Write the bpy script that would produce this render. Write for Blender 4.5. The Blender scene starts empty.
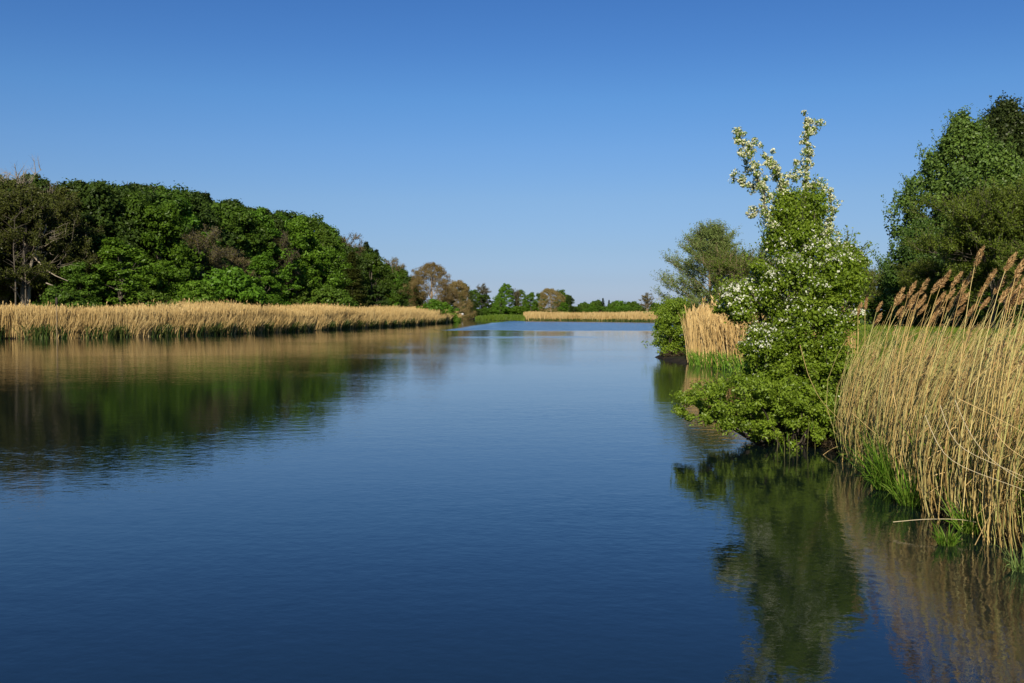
import bpy, math, random
import numpy as np
from mathutils import Vector

# ------------------------------------------------------------------ camera, sky, sun, exposure
S = bpy.context.scene
COL = S.collection
F_PX = 995.0
HOR = 312.0
CAM_H = 2.2
PITCH = math.atan((341.5 - HOR) / F_PX)
cam = bpy.data.cameras.new('camera')
camo = bpy.data.objects.new('camera', cam)
COL.objects.link(camo)
cam.sensor_width = 36.0
cam.lens = F_PX * 36.0 / 1024.0
cam.clip_start = 0.1
cam.clip_end = 6000.0
camo.location = (0, 0, CAM_H)
camo.rotation_euler = (math.pi / 2 - PITCH, 0, 0)
S.camera = camo

SUN_EL = math.radians(30)
SUN_AZ = math.radians(9)          # behind the camera, to the left
to_sun = Vector((-math.sin(SUN_AZ) * math.cos(SUN_EL), -math.cos(SUN_AZ) * math.cos(SUN_EL), math.sin(SUN_EL)))
W = bpy.data.worlds.new('World')
S.world = W
W.use_nodes = True
wn, wl = W.node_tree.nodes, W.node_tree.links
wn.clear()
wo = wn.new('ShaderNodeOutputWorld')
bg = wn.new('ShaderNodeBackground')
sky = wn.new('ShaderNodeTexSky')
sky.sky_type = 'NISHITA'
sky.sun_disc = False
sky.sun_elevation = SUN_EL
sky.sun_rotation = math.atan2(to_sun.x, to_sun.y)
sky.air_density = 1.0
sky.dust_density = 0.35
sky.ozone_density = 5.0
sky.altitude = 0
bg.inputs['Strength'].default_value = 0.088
hs = wn.new('ShaderNodeHueSaturation')
hs.inputs['Saturation'].default_value = 1.1
hs.inputs['Hue'].default_value = 0.5
wl.new(sky.outputs[0], hs.inputs['Color'])
tcw = wn.new('ShaderNodeTexCoord'); sepw = wn.new('ShaderNodeSeparateXYZ')
wl.new(tcw.outputs['Generated'], sepw.inputs[0])
rw = wn.new('ShaderNodeValToRGB')          # dusty lavender air low down, clear above
rw.color_ramp.elements[0].position = 0.0; rw.color_ramp.elements[0].color = (0.53, 0.59, 0.98, 1)
rw.color_ramp.elements[1].position = 0.5; rw.color_ramp.elements[1].color = (0.50, 0.64, 0.86, 1)
for p_, c_ in ((0.032, (0.50, 0.53, 0.81, 1)), (0.062, (0.54, 0.55, 0.75, 1)), (0.111, (0.63, 0.62, 0.76, 1)), (0.16, (0.62, 0.66, 0.82, 1)),
               (0.207, (0.56, 0.67, 0.85, 1)), (0.253, (0.48, 0.61, 0.83, 1)), (0.30, (0.43, 0.57, 0.81, 1))):
    e_ = rw.color_ramp.elements.new(p_); e_.color = c_
wl.new(sepw.outputs[2], rw.inputs[0])
mw = wn.new('ShaderNodeMixRGB'); mw.blend_type = 'MULTIPLY'; mw.inputs[0].default_value = 1.0
wl.new(hs.outputs[0], mw.inputs[1]); wl.new(rw.outputs[0], mw.inputs[2])
mw2 = wn.new('ShaderNodeMixRGB'); mw2.blend_type = 'MULTIPLY'; mw2.inputs[0].default_value = 1.0
mw2.inputs[2].default_value = (0.99, 1.02, 0.97, 1)
wl.new(mw.outputs[0], mw2.inputs[1]); wl.new(mw2.outputs[0], bg.inputs[0])
wl.new(bg.outputs[0], wo.inputs[0])

sun = bpy.data.lights.new('sun', 'SUN')
sun.energy = 4.9
sun.angle = math.radians(0.5)
sun.color = (1.0, 0.90, 0.74)
suno = bpy.data.objects.new('sun', sun)
COL.objects.link(suno)
suno.rotation_euler = to_sun.to_track_quat('Z', 'Y').to_euler()

S.view_settings.view_transform = 'Standard'
S.view_settings.look = 'None'
S.view_settings.exposure = 0.43
S.view_settings.gamma = 1.0
S.view_settings.use_curve_mapping = False
S.cycles.max_bounces = 6
S.cycles.diffuse_bounces = 3
S.cycles.glossy_bounces = 3
S.cycles.transmission_bounces = 3
S.cycles.transparent_max_bounces = 4
S.cycles.caustics_reflective = False
S.cycles.caustics_refractive = False

# ------------------------------------------------------------------ helpers
CP, SP = math.cos(PITCH), math.sin(PITCH)


def at(px, py, D):
    """world point seen at pixel (px, py) at distance D along +Y"""
    dx = (px - 512.0) / F_PX
    dy = (341.5 - py) / F_PX
    y = CP + dy * SP
    z = -SP + dy * CP
    k = D / y
    return np.array([dx * k, D, CAM_H + z * k])


def rgb(c):
    return (c[0], c[1], c[2], 1.0)


def new_mat(name):
    m = bpy.data.materials.new(name)
    m.use_nodes = True
    n, l = m.node_tree.nodes, m.node_tree.links
    n.clear()
    out = n.new('ShaderNodeOutputMaterial')
    return m, n, l, out


def ramp(n, stops):
    r = n.new('ShaderNodeValToRGB')
    el = r.color_ramp.elements
    el[0].position, el[0].color = stops[0][0], rgb(stops[0][1])
    el[1].position, el[1].color = stops[-1][0], rgb(stops[-1][1])
    for p, c in stops[1:-1]:
        e = el.new(p)
        e.color = rgb(c)
    return r


def leaf_mat(name, cols, transl=0.3, gloss=0.012, objvar=0.25, rough=0.45):
    """leaf colours picked by a per-leaf random number, varied a little from plant to plant"""
    m, n, l, out = new_mat(name)
    at_ = n.new('ShaderNodeAttribute'); at_.attribute_name = 'rnd'
    oi = n.new('ShaderNodeObjectInfo')
    k = len(cols)
    r = ramp(n, [(i / (k - 1), c) for i, c in enumerate(cols)])
    l.new(at_.outputs['Fac'], r.inputs[0])
    hv = n.new('ShaderNodeHueSaturation')
    mr = n.new('ShaderNodeMapRange')
    mr.inputs['To Min'].default_value = 1 - objvar
    mr.inputs['To Max'].default_value = 1 + objvar
    l.new(oi.outputs['Random'], mr.inputs['Value'])
    l.new(mr.outputs[0], hv.inputs['Value'])
    mr2 = n.new('ShaderNodeMapRange')
    mr2.inputs['To Min'].default_value = 0.5 - objvar * 0.05
    mr2.inputs['To Max'].default_value = 0.5 + objvar * 0.015
    mul = n.new('ShaderNodeMath'); mul.operation = 'MULTIPLY'; mul.inputs[1].default_value = 7.31
    fr = n.new('ShaderNodeMath'); fr.operation = 'FRACT'
    l.new(oi.outputs['Random'], mul.inputs[0]); l.new(mul.outputs[0], fr.inputs[0]); l.new(fr.outputs[0], mr2.inputs['Value'])
    l.new(mr2.outputs[0], hv.inputs['Hue'])
    l.new(r.outputs[0], hv.inputs['Color'])
    d = n.new('ShaderNodeBsdfDiffuse')
    t = n.new('ShaderNodeBsdfTranslucent')
    g = n.new('ShaderNodeBsdfGlossy'); g.inputs['Roughness'].default_value = rough
    l.new(hv.outputs[0], d.inputs[0]); l.new(hv.outputs[0], t.inputs[0])
    mx = n.new('ShaderNodeMixShader'); mx.inputs[0].default_value = transl
    l.new(d.outputs[0], mx.inputs[1]); l.new(t.outputs[0], mx.inputs[2])
    mx2 = n.new('ShaderNodeMixShader'); mx2.inputs[0].default_value = gloss
    l.new(mx.outputs[0], mx2.inputs[1]); l.new(g.outputs[0], mx2.inputs[2])
    l.new(mx2.outputs[0], out.inputs[0])
    return m


def bark_mat(name, c1, c2, scale=6.0):
    m, n, l, out = new_mat(name)
    tc = n.new('ShaderNodeTexCoord')
    mp = n.new('ShaderNodeMapping'); mp.inputs['Scale'].default_value = (scale, scale, scale * 0.25)
    nz = n.new('ShaderNodeTexNoise'); nz.inputs['Detail'].default_value = 5
    l.new(tc.outputs['Object'], mp.inputs[0]); l.new(mp.outputs[0], nz.inputs[0])
    r = ramp(n, [(0.35, c1), (0.65, c2)])
    l.new(nz.outputs[0], r.inputs[0])
    b = n.new('ShaderNodeBsdfPrincipled'); b.inputs['Roughness'].default_value = 0.85
    bp = n.new('ShaderNodeBump'); bp.inputs['Strength'].default_value = 0.5; bp.inputs['Distance'].default_value = 0.02
    l.new(nz.outputs[0], bp.inputs['Height'])
    l.new(bp.outputs[0], b.inputs['Normal'])
    l.new(r.outputs[0], b.inputs['Base Color'])
    l.new(b.outputs[0], out.inputs[0])
    return m


class MB:
    """collects vertices and faces with numpy; build() links them as one mesh object"""
    def __init__(s):
        s.v, s.f4, s.r4, s.m4, s.n = [], [], [], [], 0

    def quads(s, V, F, rnd, mi=0):
        V = np.asarray(V, np.float32).reshape(-1, 3)
        F = np.asarray(F, np.int32).reshape(-1, 4)
        s.v.append(V); s.f4.append(F + s.n); s.n += len(V)
        rnd = np.asarray(rnd, np.float32)
        if rnd.ndim == 0:
            rnd = np.full(len(F), float(rnd), np.float32)
        s.r4.append(rnd)
        s.m4.append(np.full(len(F), mi, np.int32))

    def leaves(s, C, N, L, Wd, rng, mi=0, rnd=None, axis=None, cup=0.0):
        """diamond leaves: centres C, normals N, length L, width Wd; axis = preferred long direction"""
        n = len(C)
        if n == 0:
            return
        N = N / (np.linalg.norm(N, axis=1, keepdims=True) + 1e-9)
        A = rng.normal(size=(n, 3)) if axis is None else axis + rng.normal(size=(n, 3)) * 0.25
        U = A - N * np.sum(A * N, axis=1, keepdims=True)
        U /= (np.linalg.norm(U, axis=1, keepdims=True) + 1e-9)
        Vv = np.cross(N, U)
        L = np.broadcast_to(np.asarray(L, float), (n,))[:, None]
        Wd = np.broadcast_to(np.asarray(Wd, float), (n,))[:, None]
        P = np.empty((n, 4, 3))
        P[:, 0] = C - U * L * 0.5
        P[:, 1] = C + Vv * Wd * 0.5 - U * L * 0.06 + N * Wd * cup
        P[:, 2] = C + U * L * 0.5
        P[:, 3] = C - Vv * Wd * 0.5 - U * L * 0.06 + N * Wd * cup
        F = np.arange(n * 4).reshape(n, 4)
        s.quads(P.reshape(-1, 3), F, rng.random(n) if rnd is None else rnd, mi)

    def tube(s, pts, rad, sides=5, mi=0, rnd=0.5):
        pts = np.asarray(pts, float); k = len(pts)
        rad = np.broadcast_to(np.asarray(rad, float), (k,))
        T = np.gradient(pts, axis=0)
        T /= (np.linalg.norm(T, axis=1, keepdims=True) + 1e-9)
        ref = np.array([0.13, 0.97, 0.2]) if abs(T[:, 2]).mean() > 0.6 else np.array([0.1, 0.05, 1.0])
        U = np.cross(T, ref); U /= (np.linalg.norm(U, axis=1, keepdims=True) + 1e-9)
        V = np.cross(T, U)
        a = np.arange(sides) / sides * 2 * math.pi
        ring = (U[:, None] * np.cos(a)[None, :, None] + V[:, None] * np.sin(a)[None, :, None]) * rad[:, None, None] + pts[:, None]
        i = np.arange(k - 1)[:, None] * sides
        j = np.arange(sides)[None]
        F = np.stack([i + j, i + (j + 1) % sides, i + sides + (j + 1) % sides, i + sides + j], -1).reshape(-1, 4)
        s.quads(ring.reshape(-1, 3), F, rnd, mi)

    def ribbons(s, P, Wd, side, rnd, mi=0):
        """many blades at once: P (n,k,3) centre lines, Wd (n,k) widths, side (n,3) sideways direction"""
        n, k = P.shape[:2]
        A = P - side[:, None] * Wd[..., None] * 0.5
        B = P + side[:, None] * Wd[..., None] * 0.5
        V = np.stack([A, B], 2).reshape(-1, 3)
        b = np.arange(n)[:, None] * (2 * k) + np.arange(k - 1)[None] * 2
        F = np.stack([b, b + 1, b + 3, b + 2], -1).reshape(-1, 4)
        s.quads(V, F, np.repeat(rnd, k - 1), mi)

    def stems(s, P, R, rnd, mi=0):
        """many three-sided stems at once: P (n,k,3), R (n,k)"""
        n, k = P.shape[:2]
        a = np.arange(3) / 3 * 2 * math.pi
        off = np.stack([np.cos(a), np.sin(a), np.zeros(3)], -1)
        V = P[:, :, None] + off[None, None] * R[..., None, None]
        V = V.reshape(-1, 3)
        b = np.arange(n)[:, None, None] * (3 * k) + np.arange(k - 1)[None, :, None] * 3
        j = np.arange(3)[None, None]
        F = np.stack([b + j, b + (j + 1) % 3, b + 3 + (j + 1) % 3, b + 3 + j], -1).reshape(-1, 4)
        s.quads(V, F, np.repeat(rnd, (k - 1) * 3), mi)

    def mesh(s, name, mats, smooth=False):
        V = np.concatenate(s.v); F = np.concatenate(s.f4)
        me = bpy.data.meshes.new(name)
        me.vertices.add(len(V)); me.vertices.foreach_set('co', V.astype(np.float32).ravel())
        me.loops.add(F.size); me.loops.foreach_set('vertex_index', F.astype(np.int32).ravel())
        me.polygons.add(len(F))
        me.polygons.foreach_set('loop_start', (np.arange(len(F)) * 4).astype(np.int32))
        me.polygons.foreach_set('material_index', np.concatenate(s.m4))
        a = me.attributes.new('rnd', 'FLOAT', 'FACE')
        a.data.foreach_set('value', np.concatenate(s.r4))
        me.update(calc_edges=True)
        if smooth:
            me.polygons.foreach_set('use_smooth', np.ones(len(F), bool))
        for m in (mats if isinstance(mats, (list, tuple)) else [mats]):
            me.materials.append(m)
        return me

    def build(s, name, mats, parent=None, smooth=False):
        o = bpy.data.objects.new(name, s.mesh(name, mats, smooth))
        COL.objects.link(o)
        if parent:
            o.parent = parent
        return o


def tag(o, label=None, cat=None, group=None, kind=None):
    if label: o['label'] = label
    if cat: o['category'] = cat
    if group: o['group'] = group
    if kind: o['kind'] = kind
    return o


def thing(name, label, cat, loc, group=None, rz=0.0, scale=1.0):
    o = bpy.data.objects.new(name, None)
    COL.objects.link(o)
    o.location = loc
    o.rotation_euler = (0, 0, rz)
    o.scale = (scale, scale, scale) if np.isscalar(scale) else scale
    return tag(o, label, cat, group)


def copy_tree(src, loc, rz, scale, label, cat, group=None):
    r = src.copy(); COL.objects.link(r)
    r.location = loc; r.rotation_euler = (0, 0, rz)
    r.scale = (scale, scale, scale) if np.isscalar(scale) else scale
    for k in list(r.keys()):
        if k in ('label', 'category', 'group'):
            del r[k]
    tag(r, label, cat, group)
    for ch in src.children:
        c = ch.copy(); COL.objects.link(c); c.parent = r
    return r


def unit(n, rng):
    d = rng.normal(size=(n, 3))
    return d / np.linalg.norm(d, axis=1, keepdims=True)


def smooth(x, a, b):
    t = np.clip((x - a) / (b - a), 0, 1)
    return t * t * (3 - 2 * t)


# ------------------------------------------------------------------ river outline and ground height
def wl_pt(px, py):
    D = CAM_H * F_PX / (py - HOR)
    p = at(px, py, D)
    return (p[0], D)


LEFT = [(-60, -60), (-62, -10), (-60, 30), (-55, 62)] + [wl_pt(*q) for q in
        [(0, 339.0), (60, 338.5), (130, 337.3), (180, 336.0), (230, 334.3), (280, 332.3), (330, 330), (380, 327.4), (420, 325), (445, 323.2), (454, 322.2)]]
TIP = [(-11.8, 222), (-13.5, 240), (-18, 262), (-30, 285), (-60, 310)]
FAR = [(-60, 335), (-28, 330), (-16, 312), (-10, 288), (-7.4, 270), (-1, 255), (3, 240), (12, 232), (20, 224), (31, 208)]
RIGHT = [(35, 180), (31, 150), (22, 110), (13.5, 72), (8.2, 52), (6.9, 48.4), (7.0, 44), (7.6, 40.5), (8.6, 36), (8.6, 31), (7.4, 26), (6.0, 22), (5.2, 19.5), (5.05, 17.0), (5.2, 15.3), (4.98, 12.6), (4.72, 10.6), (4.78, 9.4), (5.0, 8.3), (5.4, 5), (6, 0), (8, -12), (10, -60)]
RIVER = np.array(LEFT + TIP + FAR + RIGHT)


def sdist(X, Y):
    """signed distance to the waterline, positive on land"""
    X = np.asarray(X, float); Y = np.asarray(Y, float)
    d2 = np.full(X.shape, 1e18); ins = np.zeros(X.shape, bool)
    n = len(RIVER)
    for i in range(n):
        ax, ay = RIVER[i]; bx, by = RIVER[(i + 1) % n]
        ex, ey = bx - ax, by - ay
        t = np.clip(((X - ax) * ex + (Y - ay) * ey) / (ex * ex + ey * ey), 0, 1)
        d2 = np.minimum(d2, (X - ax - t * ex) ** 2 + (Y - ay - t * ey) ** 2)
        if abs(ey) > 1e-9:
            c = ((ay > Y) != (by > Y)) & (X < ex * (Y - ay) / ey + ax)
            ins ^= c
    d = np.sqrt(d2)
    return np.where(ins, -d, d)


def wob(X, Y):
    return (np.sin(X * 1.7 + 3 * np.sin(Y * .6)) * np.sin(Y * 1.3 + 2 * np.sin(X * .5)))


def height(X, Y):
    d = sdist(X, Y)
    near = (np.asarray(X) > 2) & (np.asarray(Y) < 60)
    w = wob(X, Y)
    dd = d + 0.12 * w
    hn = 0.16 * smooth(dd, 0.0, 0.35) + 0.25 * smooth(dd, 0.5, 2.5) + 1.12 * smooth(dd, 1.8, 6.5) + 0.36 * smooth(dd, 6, 40)
    hf = 0.14 * smooth(dd, 0.0, 0.5) + 0.35 * smooth(dd, 0.6, 6) + 0.5 * smooth(dd, 8, 30)
    h = np.where(near, hn, hf) + 0.02 * w * smooth(d, 0.3, 2) - 0.02
    return np.where(d < 0.02, -np.minimum(0.02 + 0.5 * np.abs(d), 1.5), h)


def H1(x, y):
    return float(height(np.array([x]), np.array([y]))[0])


xs = np.unique(np.concatenate([np.arange(-1500, -400, 100), np.arange(-400, -70, 10), np.arange(-70, 0, 1.5), np.arange(0, 15, .22), np.arange(15, 60, 1.5), np.arange(60, 400, 10), np.arange(400, 1501, 100)]))
ys = np.unique(np.concatenate([np.arange(-60, 0, 3), np.arange(0, 52, .35), np.arange(52, 345, 1.7), np.arange(345, 700, 25), np.arange(700, 2600, 100)]))
GX, GY = np.meshgrid(xs, ys)
GZ = height(GX, GY)
nx, ny = len(xs), len(ys)
g = MB()
ii = (np.arange(ny - 1)[:, None] * nx + np.arange(nx - 1)[None])
g.quads(np.stack([GX, GY, GZ], -1), np.stack([ii, ii + 1, ii + nx + 1, ii + nx], -1), 0.5)

m, n, l, out = new_mat('ground_soil_and_grass')
geo = n.new('ShaderNodeNewGeometry')
sep = n.new('ShaderNodeSeparateXYZ'); l.new(geo.outputs['Position'], sep.inputs[0])
nz = n.new('ShaderNodeTexNoise'); nz.inputs['Scale'].default_value = 2.5; nz.inputs['Detail'].default_value = 8
l.new(geo.outputs['Position'], nz.inputs[0])
nz2 = n.new('ShaderNodeTexNoise'); nz2.inputs['Scale'].default_value = 0.35; nz2.inputs['Detail'].default_value = 4
l.new(geo.outputs['Position'], nz2.inputs[0])
grass = ramp(n, [(0.3, (0.05, 0.085, 0.012)), (0.5, (0.10, 0.15, 0.018)), (0.7, (0.16, 0.19, 0.03))])
l.new(nz.outputs[0], grass.inputs[0])
grass2 = ramp(n, [(0.35, (0.7, 0.75, 0.7)), (0.65, (1.15, 1.1, 1.0))])
l.new(nz2.outputs[0], grass2.inputs[0])
mg = n.new('ShaderNodeMixRGB'); mg.blend_type = 'MULTIPLY'; mg.inputs[0].default_value = 1
l.new(grass.outputs[0], mg.inputs[1]); l.new(grass2.outputs[0], mg.inputs[2])
mud = ramp(n, [(0.35, (0.008, 0.006, 0.004)), (0.65, (0.025, 0.02, 0.012))])
l.new(nz.outputs[0], mud.inputs[0])
mrh = n.new('ShaderNodeMapRange'); mrh.inputs['From Min'].default_value = 0.12; mrh.inputs['From Max'].default_value = 0.5
l.new(sep.outputs[2], mrh.inputs['Value'])
mm = n.new('ShaderNodeMixRGB'); l.new(mrh.outputs[0], mm.inputs[0]); l.new(mud.outputs[0], mm.inputs[1]); l.new(mg.outputs[0], mm.inputs[2])
b = n.new('ShaderNodeBsdfPrincipled'); b.inputs['Roughness'].default_value = 0.95; b.inputs['Specular IOR Level'].default_value = 0.15
bp = n.new('ShaderNodeBump'); bp.inputs['Distance'].default_value = 0.06; bp.inputs['Strength'].default_value = 0.8
l.new(nz.outputs[0], bp.inputs['Height']); l.new(bp.outputs[0], b.inputs['Normal'])
l.new(mm.outputs[0], b.inputs['Base Color']); l.new(b.outputs[0], out.inputs[0])
tag(g.build('ground', m, smooth=True), 'green grassy banks and field along the river', kind='structure')

# ------------------------------------------------------------------ water
m, n, l, out = new_mat('river_water')
geo = n.new('ShaderNodeNewGeometry')


def noise(scale, detail=2, sx=1.0, sy=1.0, rough=0.5, rot=0.0):
    mp = n.new('ShaderNodeMapping'); mp.inputs['Scale'].default_value = (sx, sy, 1)
    mp.inputs['Rotation'].default_value = (0, 0, rot)
    l.new(geo.outputs['Position'], mp.inputs[0])
    z = n.new('ShaderNodeTexNoise'); z.inputs['Scale'].default_value = scale; z.inputs['Detail'].default_value = detail
    z.inputs['Roughness'].default_value = rough
    l.new(mp.outputs[0], z.inputs[0])
    return z


def math_(op, a, b_=None, clamp=False):
    x = n.new('ShaderNodeMath'); x.operation = op; x.use_clamp = clamp
    for i, v in enumerate((a, b_)):
        if v is None: continue
        if isinstance(v, (int, float)): x.inputs[i].default_value = v
        else: l.new(v, x.inputs[i])
    return x.outputs[0]


def mrange(v, a, b_, c=0.0, d=1.0):
    x = n.new('ShaderNodeMapRange'); x.interpolation_type = 'SMOOTHSTEP'
    x.inputs['From Min'].default_value = a; x.inputs['From Max'].default_value = b_
    x.inputs['To Min'].default_value = c; x.inputs['To Max'].default_value = d
    l.new(v, x.inputs['Value'])
    return x.outputs[0]


sep = n.new('ShaderNodeSeparateXYZ'); l.new(geo.outputs['Position'], sep.inputs[0])
X_, Y_ = sep.outputs[0], sep.outputs[1]
fine = noise(7.0, 3, 1.0, 1.25, 0.55, 0.3)
mid = noise(1.6, 3, 1.0, 1.5, 0.5, -0.2)
big = noise(0.35, 2, 1.0, 1.6, 0.5, 0.15)
hsum = math_('ADD', math_('MULTIPLY', fine.outputs[0], 0.012), math_('ADD', math_('MULTIPLY', mid.outputs[0], 0.018), math_('MULTIPLY', big.outputs[0], 0.02)))
# wind patches: calm water under the lee of the left wood, ruffled water in the open middle and beyond the spit
patch = noise(0.045, 3, 1.0, 1.8, 0.55, 0.1)
pf = mrange(patch.outputs[0], 0.42, 0.62)
edge = noise(0.12, 3, 1.0, 0.6, 0.6)
yj = math_('ADD', Y_, math_('MULTIPLY', math_('SUBTRACT', edge.outputs[0], 0.5), 22.0))
band = math_('MULTIPLY', mrange(yj, 116, 121), mrange(yj, 330, 240))
bandx = mrange(math_('ADD', X_, math_('MULTIPLY', math_('SUBTRACT', Y_, 121.0), -0.055)), -9.5, -5.5)
band = math_('MULTIPLY', band, bandx)
thin = math_('MULTIPLY', math_('MULTIPLY', mrange(yj, 84, 87), mrange(yj, 92, 88)), math_('MULTIPLY', mrange(X_, -6, -2), mrange(X_, 9, 4)))
dist = mrange(Y_, 8, 60, 0.75, 1.15)
amp = math_('ADD', math_('ADD', math_('MULTIPLY', dist, 0.27), math_('MULTIPLY', pf, 0.22)), math_('ADD', math_('MULTIPLY', band, 0.5), math_('MULTIPLY', thin, 0.4)))
hh = math_('MULTIPLY', hsum, amp)
bp = n.new('ShaderNodeBump'); bp.inputs['Strength'].default_value = 1.0; bp.inputs['Distance'].default_value = 0.55
l.new(hh, bp.inputs['Height'])
# short steep wind waves beyond the spit: slopes taken straight from noise, leaning towards the near side
chop = noise(4.5, 2, 1.0, 1.4, 0.5)
vs = n.new('ShaderNodeVectorMath'); vs.operation = 'SUBTRACT'; vs.inputs[1].default_value = (0.5, 0.5, 0.5)
l.new(chop.outputs['Color'], vs.inputs[0])
ss = n.new('ShaderNodeSeparateXYZ'); l.new(vs.outputs[0], ss.inputs[0])
slope = math_('ADD', math_('ADD', band, math_('MULTIPLY', thin, 0.45)), math_('ADD', math_('MULTIPLY', pf, 0.035), 0.03))
sx_ = math_('MULTIPLY', math_('MULTIPLY', ss.outputs[0], 0.9), slope)
sy_ = math_('MULTIPLY', math_('ADD', math_('MULTIPLY', math_('ABSOLUTE', ss.outputs[1]), -0.8), -0.02), slope)
cb = n.new('ShaderNodeCombineXYZ'); l.new(sx_, cb.inputs[0]); l.new(sy_, cb.inputs[1])
va = n.new('ShaderNodeVectorMath'); va.operation = 'ADD'; l.new(bp.outputs[0], va.inputs[0]); l.new(cb.outputs[0], va.inputs[1])
vn = n.new('ShaderNodeVectorMath'); vn.operation = 'NORMALIZE'; l.new(va.outputs[0], vn.inputs[0])
b = n.new('ShaderNodeBsdfPrincipled')
b.inputs['Base Color'].default_value = (0.003, 0.0075, 0.008, 1)
b.inputs['IOR'].default_value = 1.58
b.inputs['Roughness'].default_value = 0.03
l.new(vn.outputs[0], b.inputs['Normal'])
l.new(b.outputs[0], out.inputs[0])
g = MB()
gx = np.linspace(-110, 90, 9); gy = np.linspace(-59, 345, 13)
A, B_ = np.meshgrid(gx, gy)
ii = (np.arange(12)[:, None] * 9 + np.arange(8)[None])
g.quads(np.stack([A, B_, A * 0], -1), np.stack([ii, ii + 1, ii + 10, ii + 9], -1), 0.5)
tag(g.build('water', m), 'calm blue river with fine ripples and reflections', kind='structure')

# ------------------------------------------------------------------ plant materials
M = {}
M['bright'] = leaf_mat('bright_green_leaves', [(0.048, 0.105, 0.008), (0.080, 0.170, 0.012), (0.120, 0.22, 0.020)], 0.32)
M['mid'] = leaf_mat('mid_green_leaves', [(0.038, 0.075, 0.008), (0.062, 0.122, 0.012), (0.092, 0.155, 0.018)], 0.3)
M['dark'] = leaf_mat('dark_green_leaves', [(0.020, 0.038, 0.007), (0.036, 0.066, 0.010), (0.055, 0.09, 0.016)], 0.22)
M['olive'] = leaf_mat('olive_budding_leaves', [(0.05, 0.062, 0.012), (0.072, 0.088, 0.016), (0.10, 0.115, 0.022)], 0.3)
M['brownbud'] = leaf_mat('brown_budding_leaves', [(0.20, 0.155, 0.055), (0.27, 0.205, 0.075), (0.21, 0.20, 0.06)], 0.3)
M['dullbud'] = leaf_mat('dull_brown_buds', [(0.075, 0.07, 0.02), (0.105, 0.09, 0.03), (0.085, 0.10, 0.022)], 0.3)
M['needle'] = leaf_mat('dark_pine_needles', [(0.012, 0.03, 0.010), (0.024, 0.05, 0.014), (0.045, 0.07, 0.018)], 0.1)
M['poplar'] = leaf_mat('blue_green_poplar_leaves', [(0.036, 0.072, 0.014), (0.062, 0.118, 0.019), (0.095, 0.16, 0.026)], 0.2, gloss=0.02)
M['poplardark'] = leaf_mat('deep_green_poplar_leaves', [(0.022, 0.038, 0.009), (0.038, 0.062, 0.013), (0.065, 0.09, 0.02)], 0.2, gloss=0.015)
M['olivegreen'] = leaf_mat('olive_green_leaves', [(0.06, 0.09, 0.010), (0.09, 0.13, 0.014), (0.13, 0.165, 0.02)], 0.3)
M['willow'] = leaf_mat('grey_green_willow_leaves', [(0.14, 0.21, 0.055), (0.20, 0.28, 0.075), (0.25, 0.33, 0.10)], 0.45)
M['lime'] = leaf_mat('yellow_green_leaves', [(0.06, 0.10, 0.010), (0.09, 0.15, 0.014), (0.13, 0.18, 0.020)], 0.35)
M['haw'] = leaf_mat('hawthorn_leaves', [(0.115, 0.18, 0.011), (0.175, 0.265, 0.019), (0.24, 0.32, 0.032)], 0.45, gloss=0.015, objvar=0.0)
M['sprawl'] = leaf_mat('low_bush_leaves', [(0.115, 0.19, 0.012), (0.18, 0.27, 0.02), (0.24, 0.33, 0.036)], 0.42, gloss=0.02, objvar=0.0)
M['blossom'] = leaf_mat('white_blossom', [(0.62, 0.62, 0.50), (0.80, 0.80, 0.70), (0.60, 0.64, 0.42)], 0.25, gloss=0.0, objvar=0.0)
M['blossomcream'] = leaf_mat('cream_blossom', [(0.50, 0.52, 0.26), (0.68, 0.68, 0.42), (0.78, 0.78, 0.60)], 0.25, gloss=0.0, objvar=0.0)
M['straw'] = leaf_mat('straw_reeds', [(0.38, 0.24, 0.09), (0.52, 0.36, 0.14), (0.64, 0.48, 0.22)], 0.2, objvar=0.0)
M['strawfar'] = leaf_mat('golden_reed_bed', [(0.34, 0.23, 0.085), (0.45, 0.32, 0.13), (0.55, 0.42, 0.19)], 0.2, objvar=0.0)
M['stem'] = leaf_mat('yellow_reed_stems', [(0.37, 0.24, 0.08), (0.51, 0.37, 0.13), (0.62, 0.51, 0.21), (0.32, 0.34, 0.09)], 0.05, gloss=0.015, objvar=0.0)
M['pale'] = leaf_mat('pale_dead_stems', [(0.34, 0.28, 0.15), (0.48, 0.40, 0.24)], 0.0, gloss=0.04, objvar=0.0)
M['plume'] = leaf_mat('brown_reed_plumes', [(0.30, 0.18, 0.07), (0.44, 0.28, 0.12), (0.56, 0.40, 0.19)], 0.35, gloss=0.0, objvar=0.1)
M['grass'] = leaf_mat('fresh_green_grass', [(0.07, 0.16, 0.012), (0.12, 0.24, 0.02), (0.20, 0.28, 0.04)], 0.35, objvar=0.1)
M['sedge'] = leaf_mat('dark_green_sedge', [(0.02, 0.045, 0.008), (0.045, 0.075, 0.015), (0.12, 0.10, 0.03)], 0.2, objvar=0.1)
M['litter'] = leaf_mat('dark_reed_litter', [(0.015, 0.011, 0.006), (0.04, 0.03, 0.015), (0.10, 0.07, 0.035)], 0.0, objvar=0.0)
M['bark'] = bark_mat('grey_brown_bark', (0.05, 0.04, 0.028), (0.12, 0.10, 0.07))
M['palebark'] = bark_mat('pale_bark', (0.16, 0.13, 0.09), (0.32, 0.27, 0.19))
M['twig'] = bark_mat('brown_twigs', (0.13, 0.095, 0.05), (0.25, 0.19, 0.10))
M['twigred'] = bark_mat('reddish_brown_twigs', (0.28, 0.20, 0.11), (0.44, 0.33, 0.19))
M['darkwood'] = bark_mat('dark_wet_wood', (0.02, 0.015, 0.01), (0.06, 0.045, 0.03))
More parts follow.
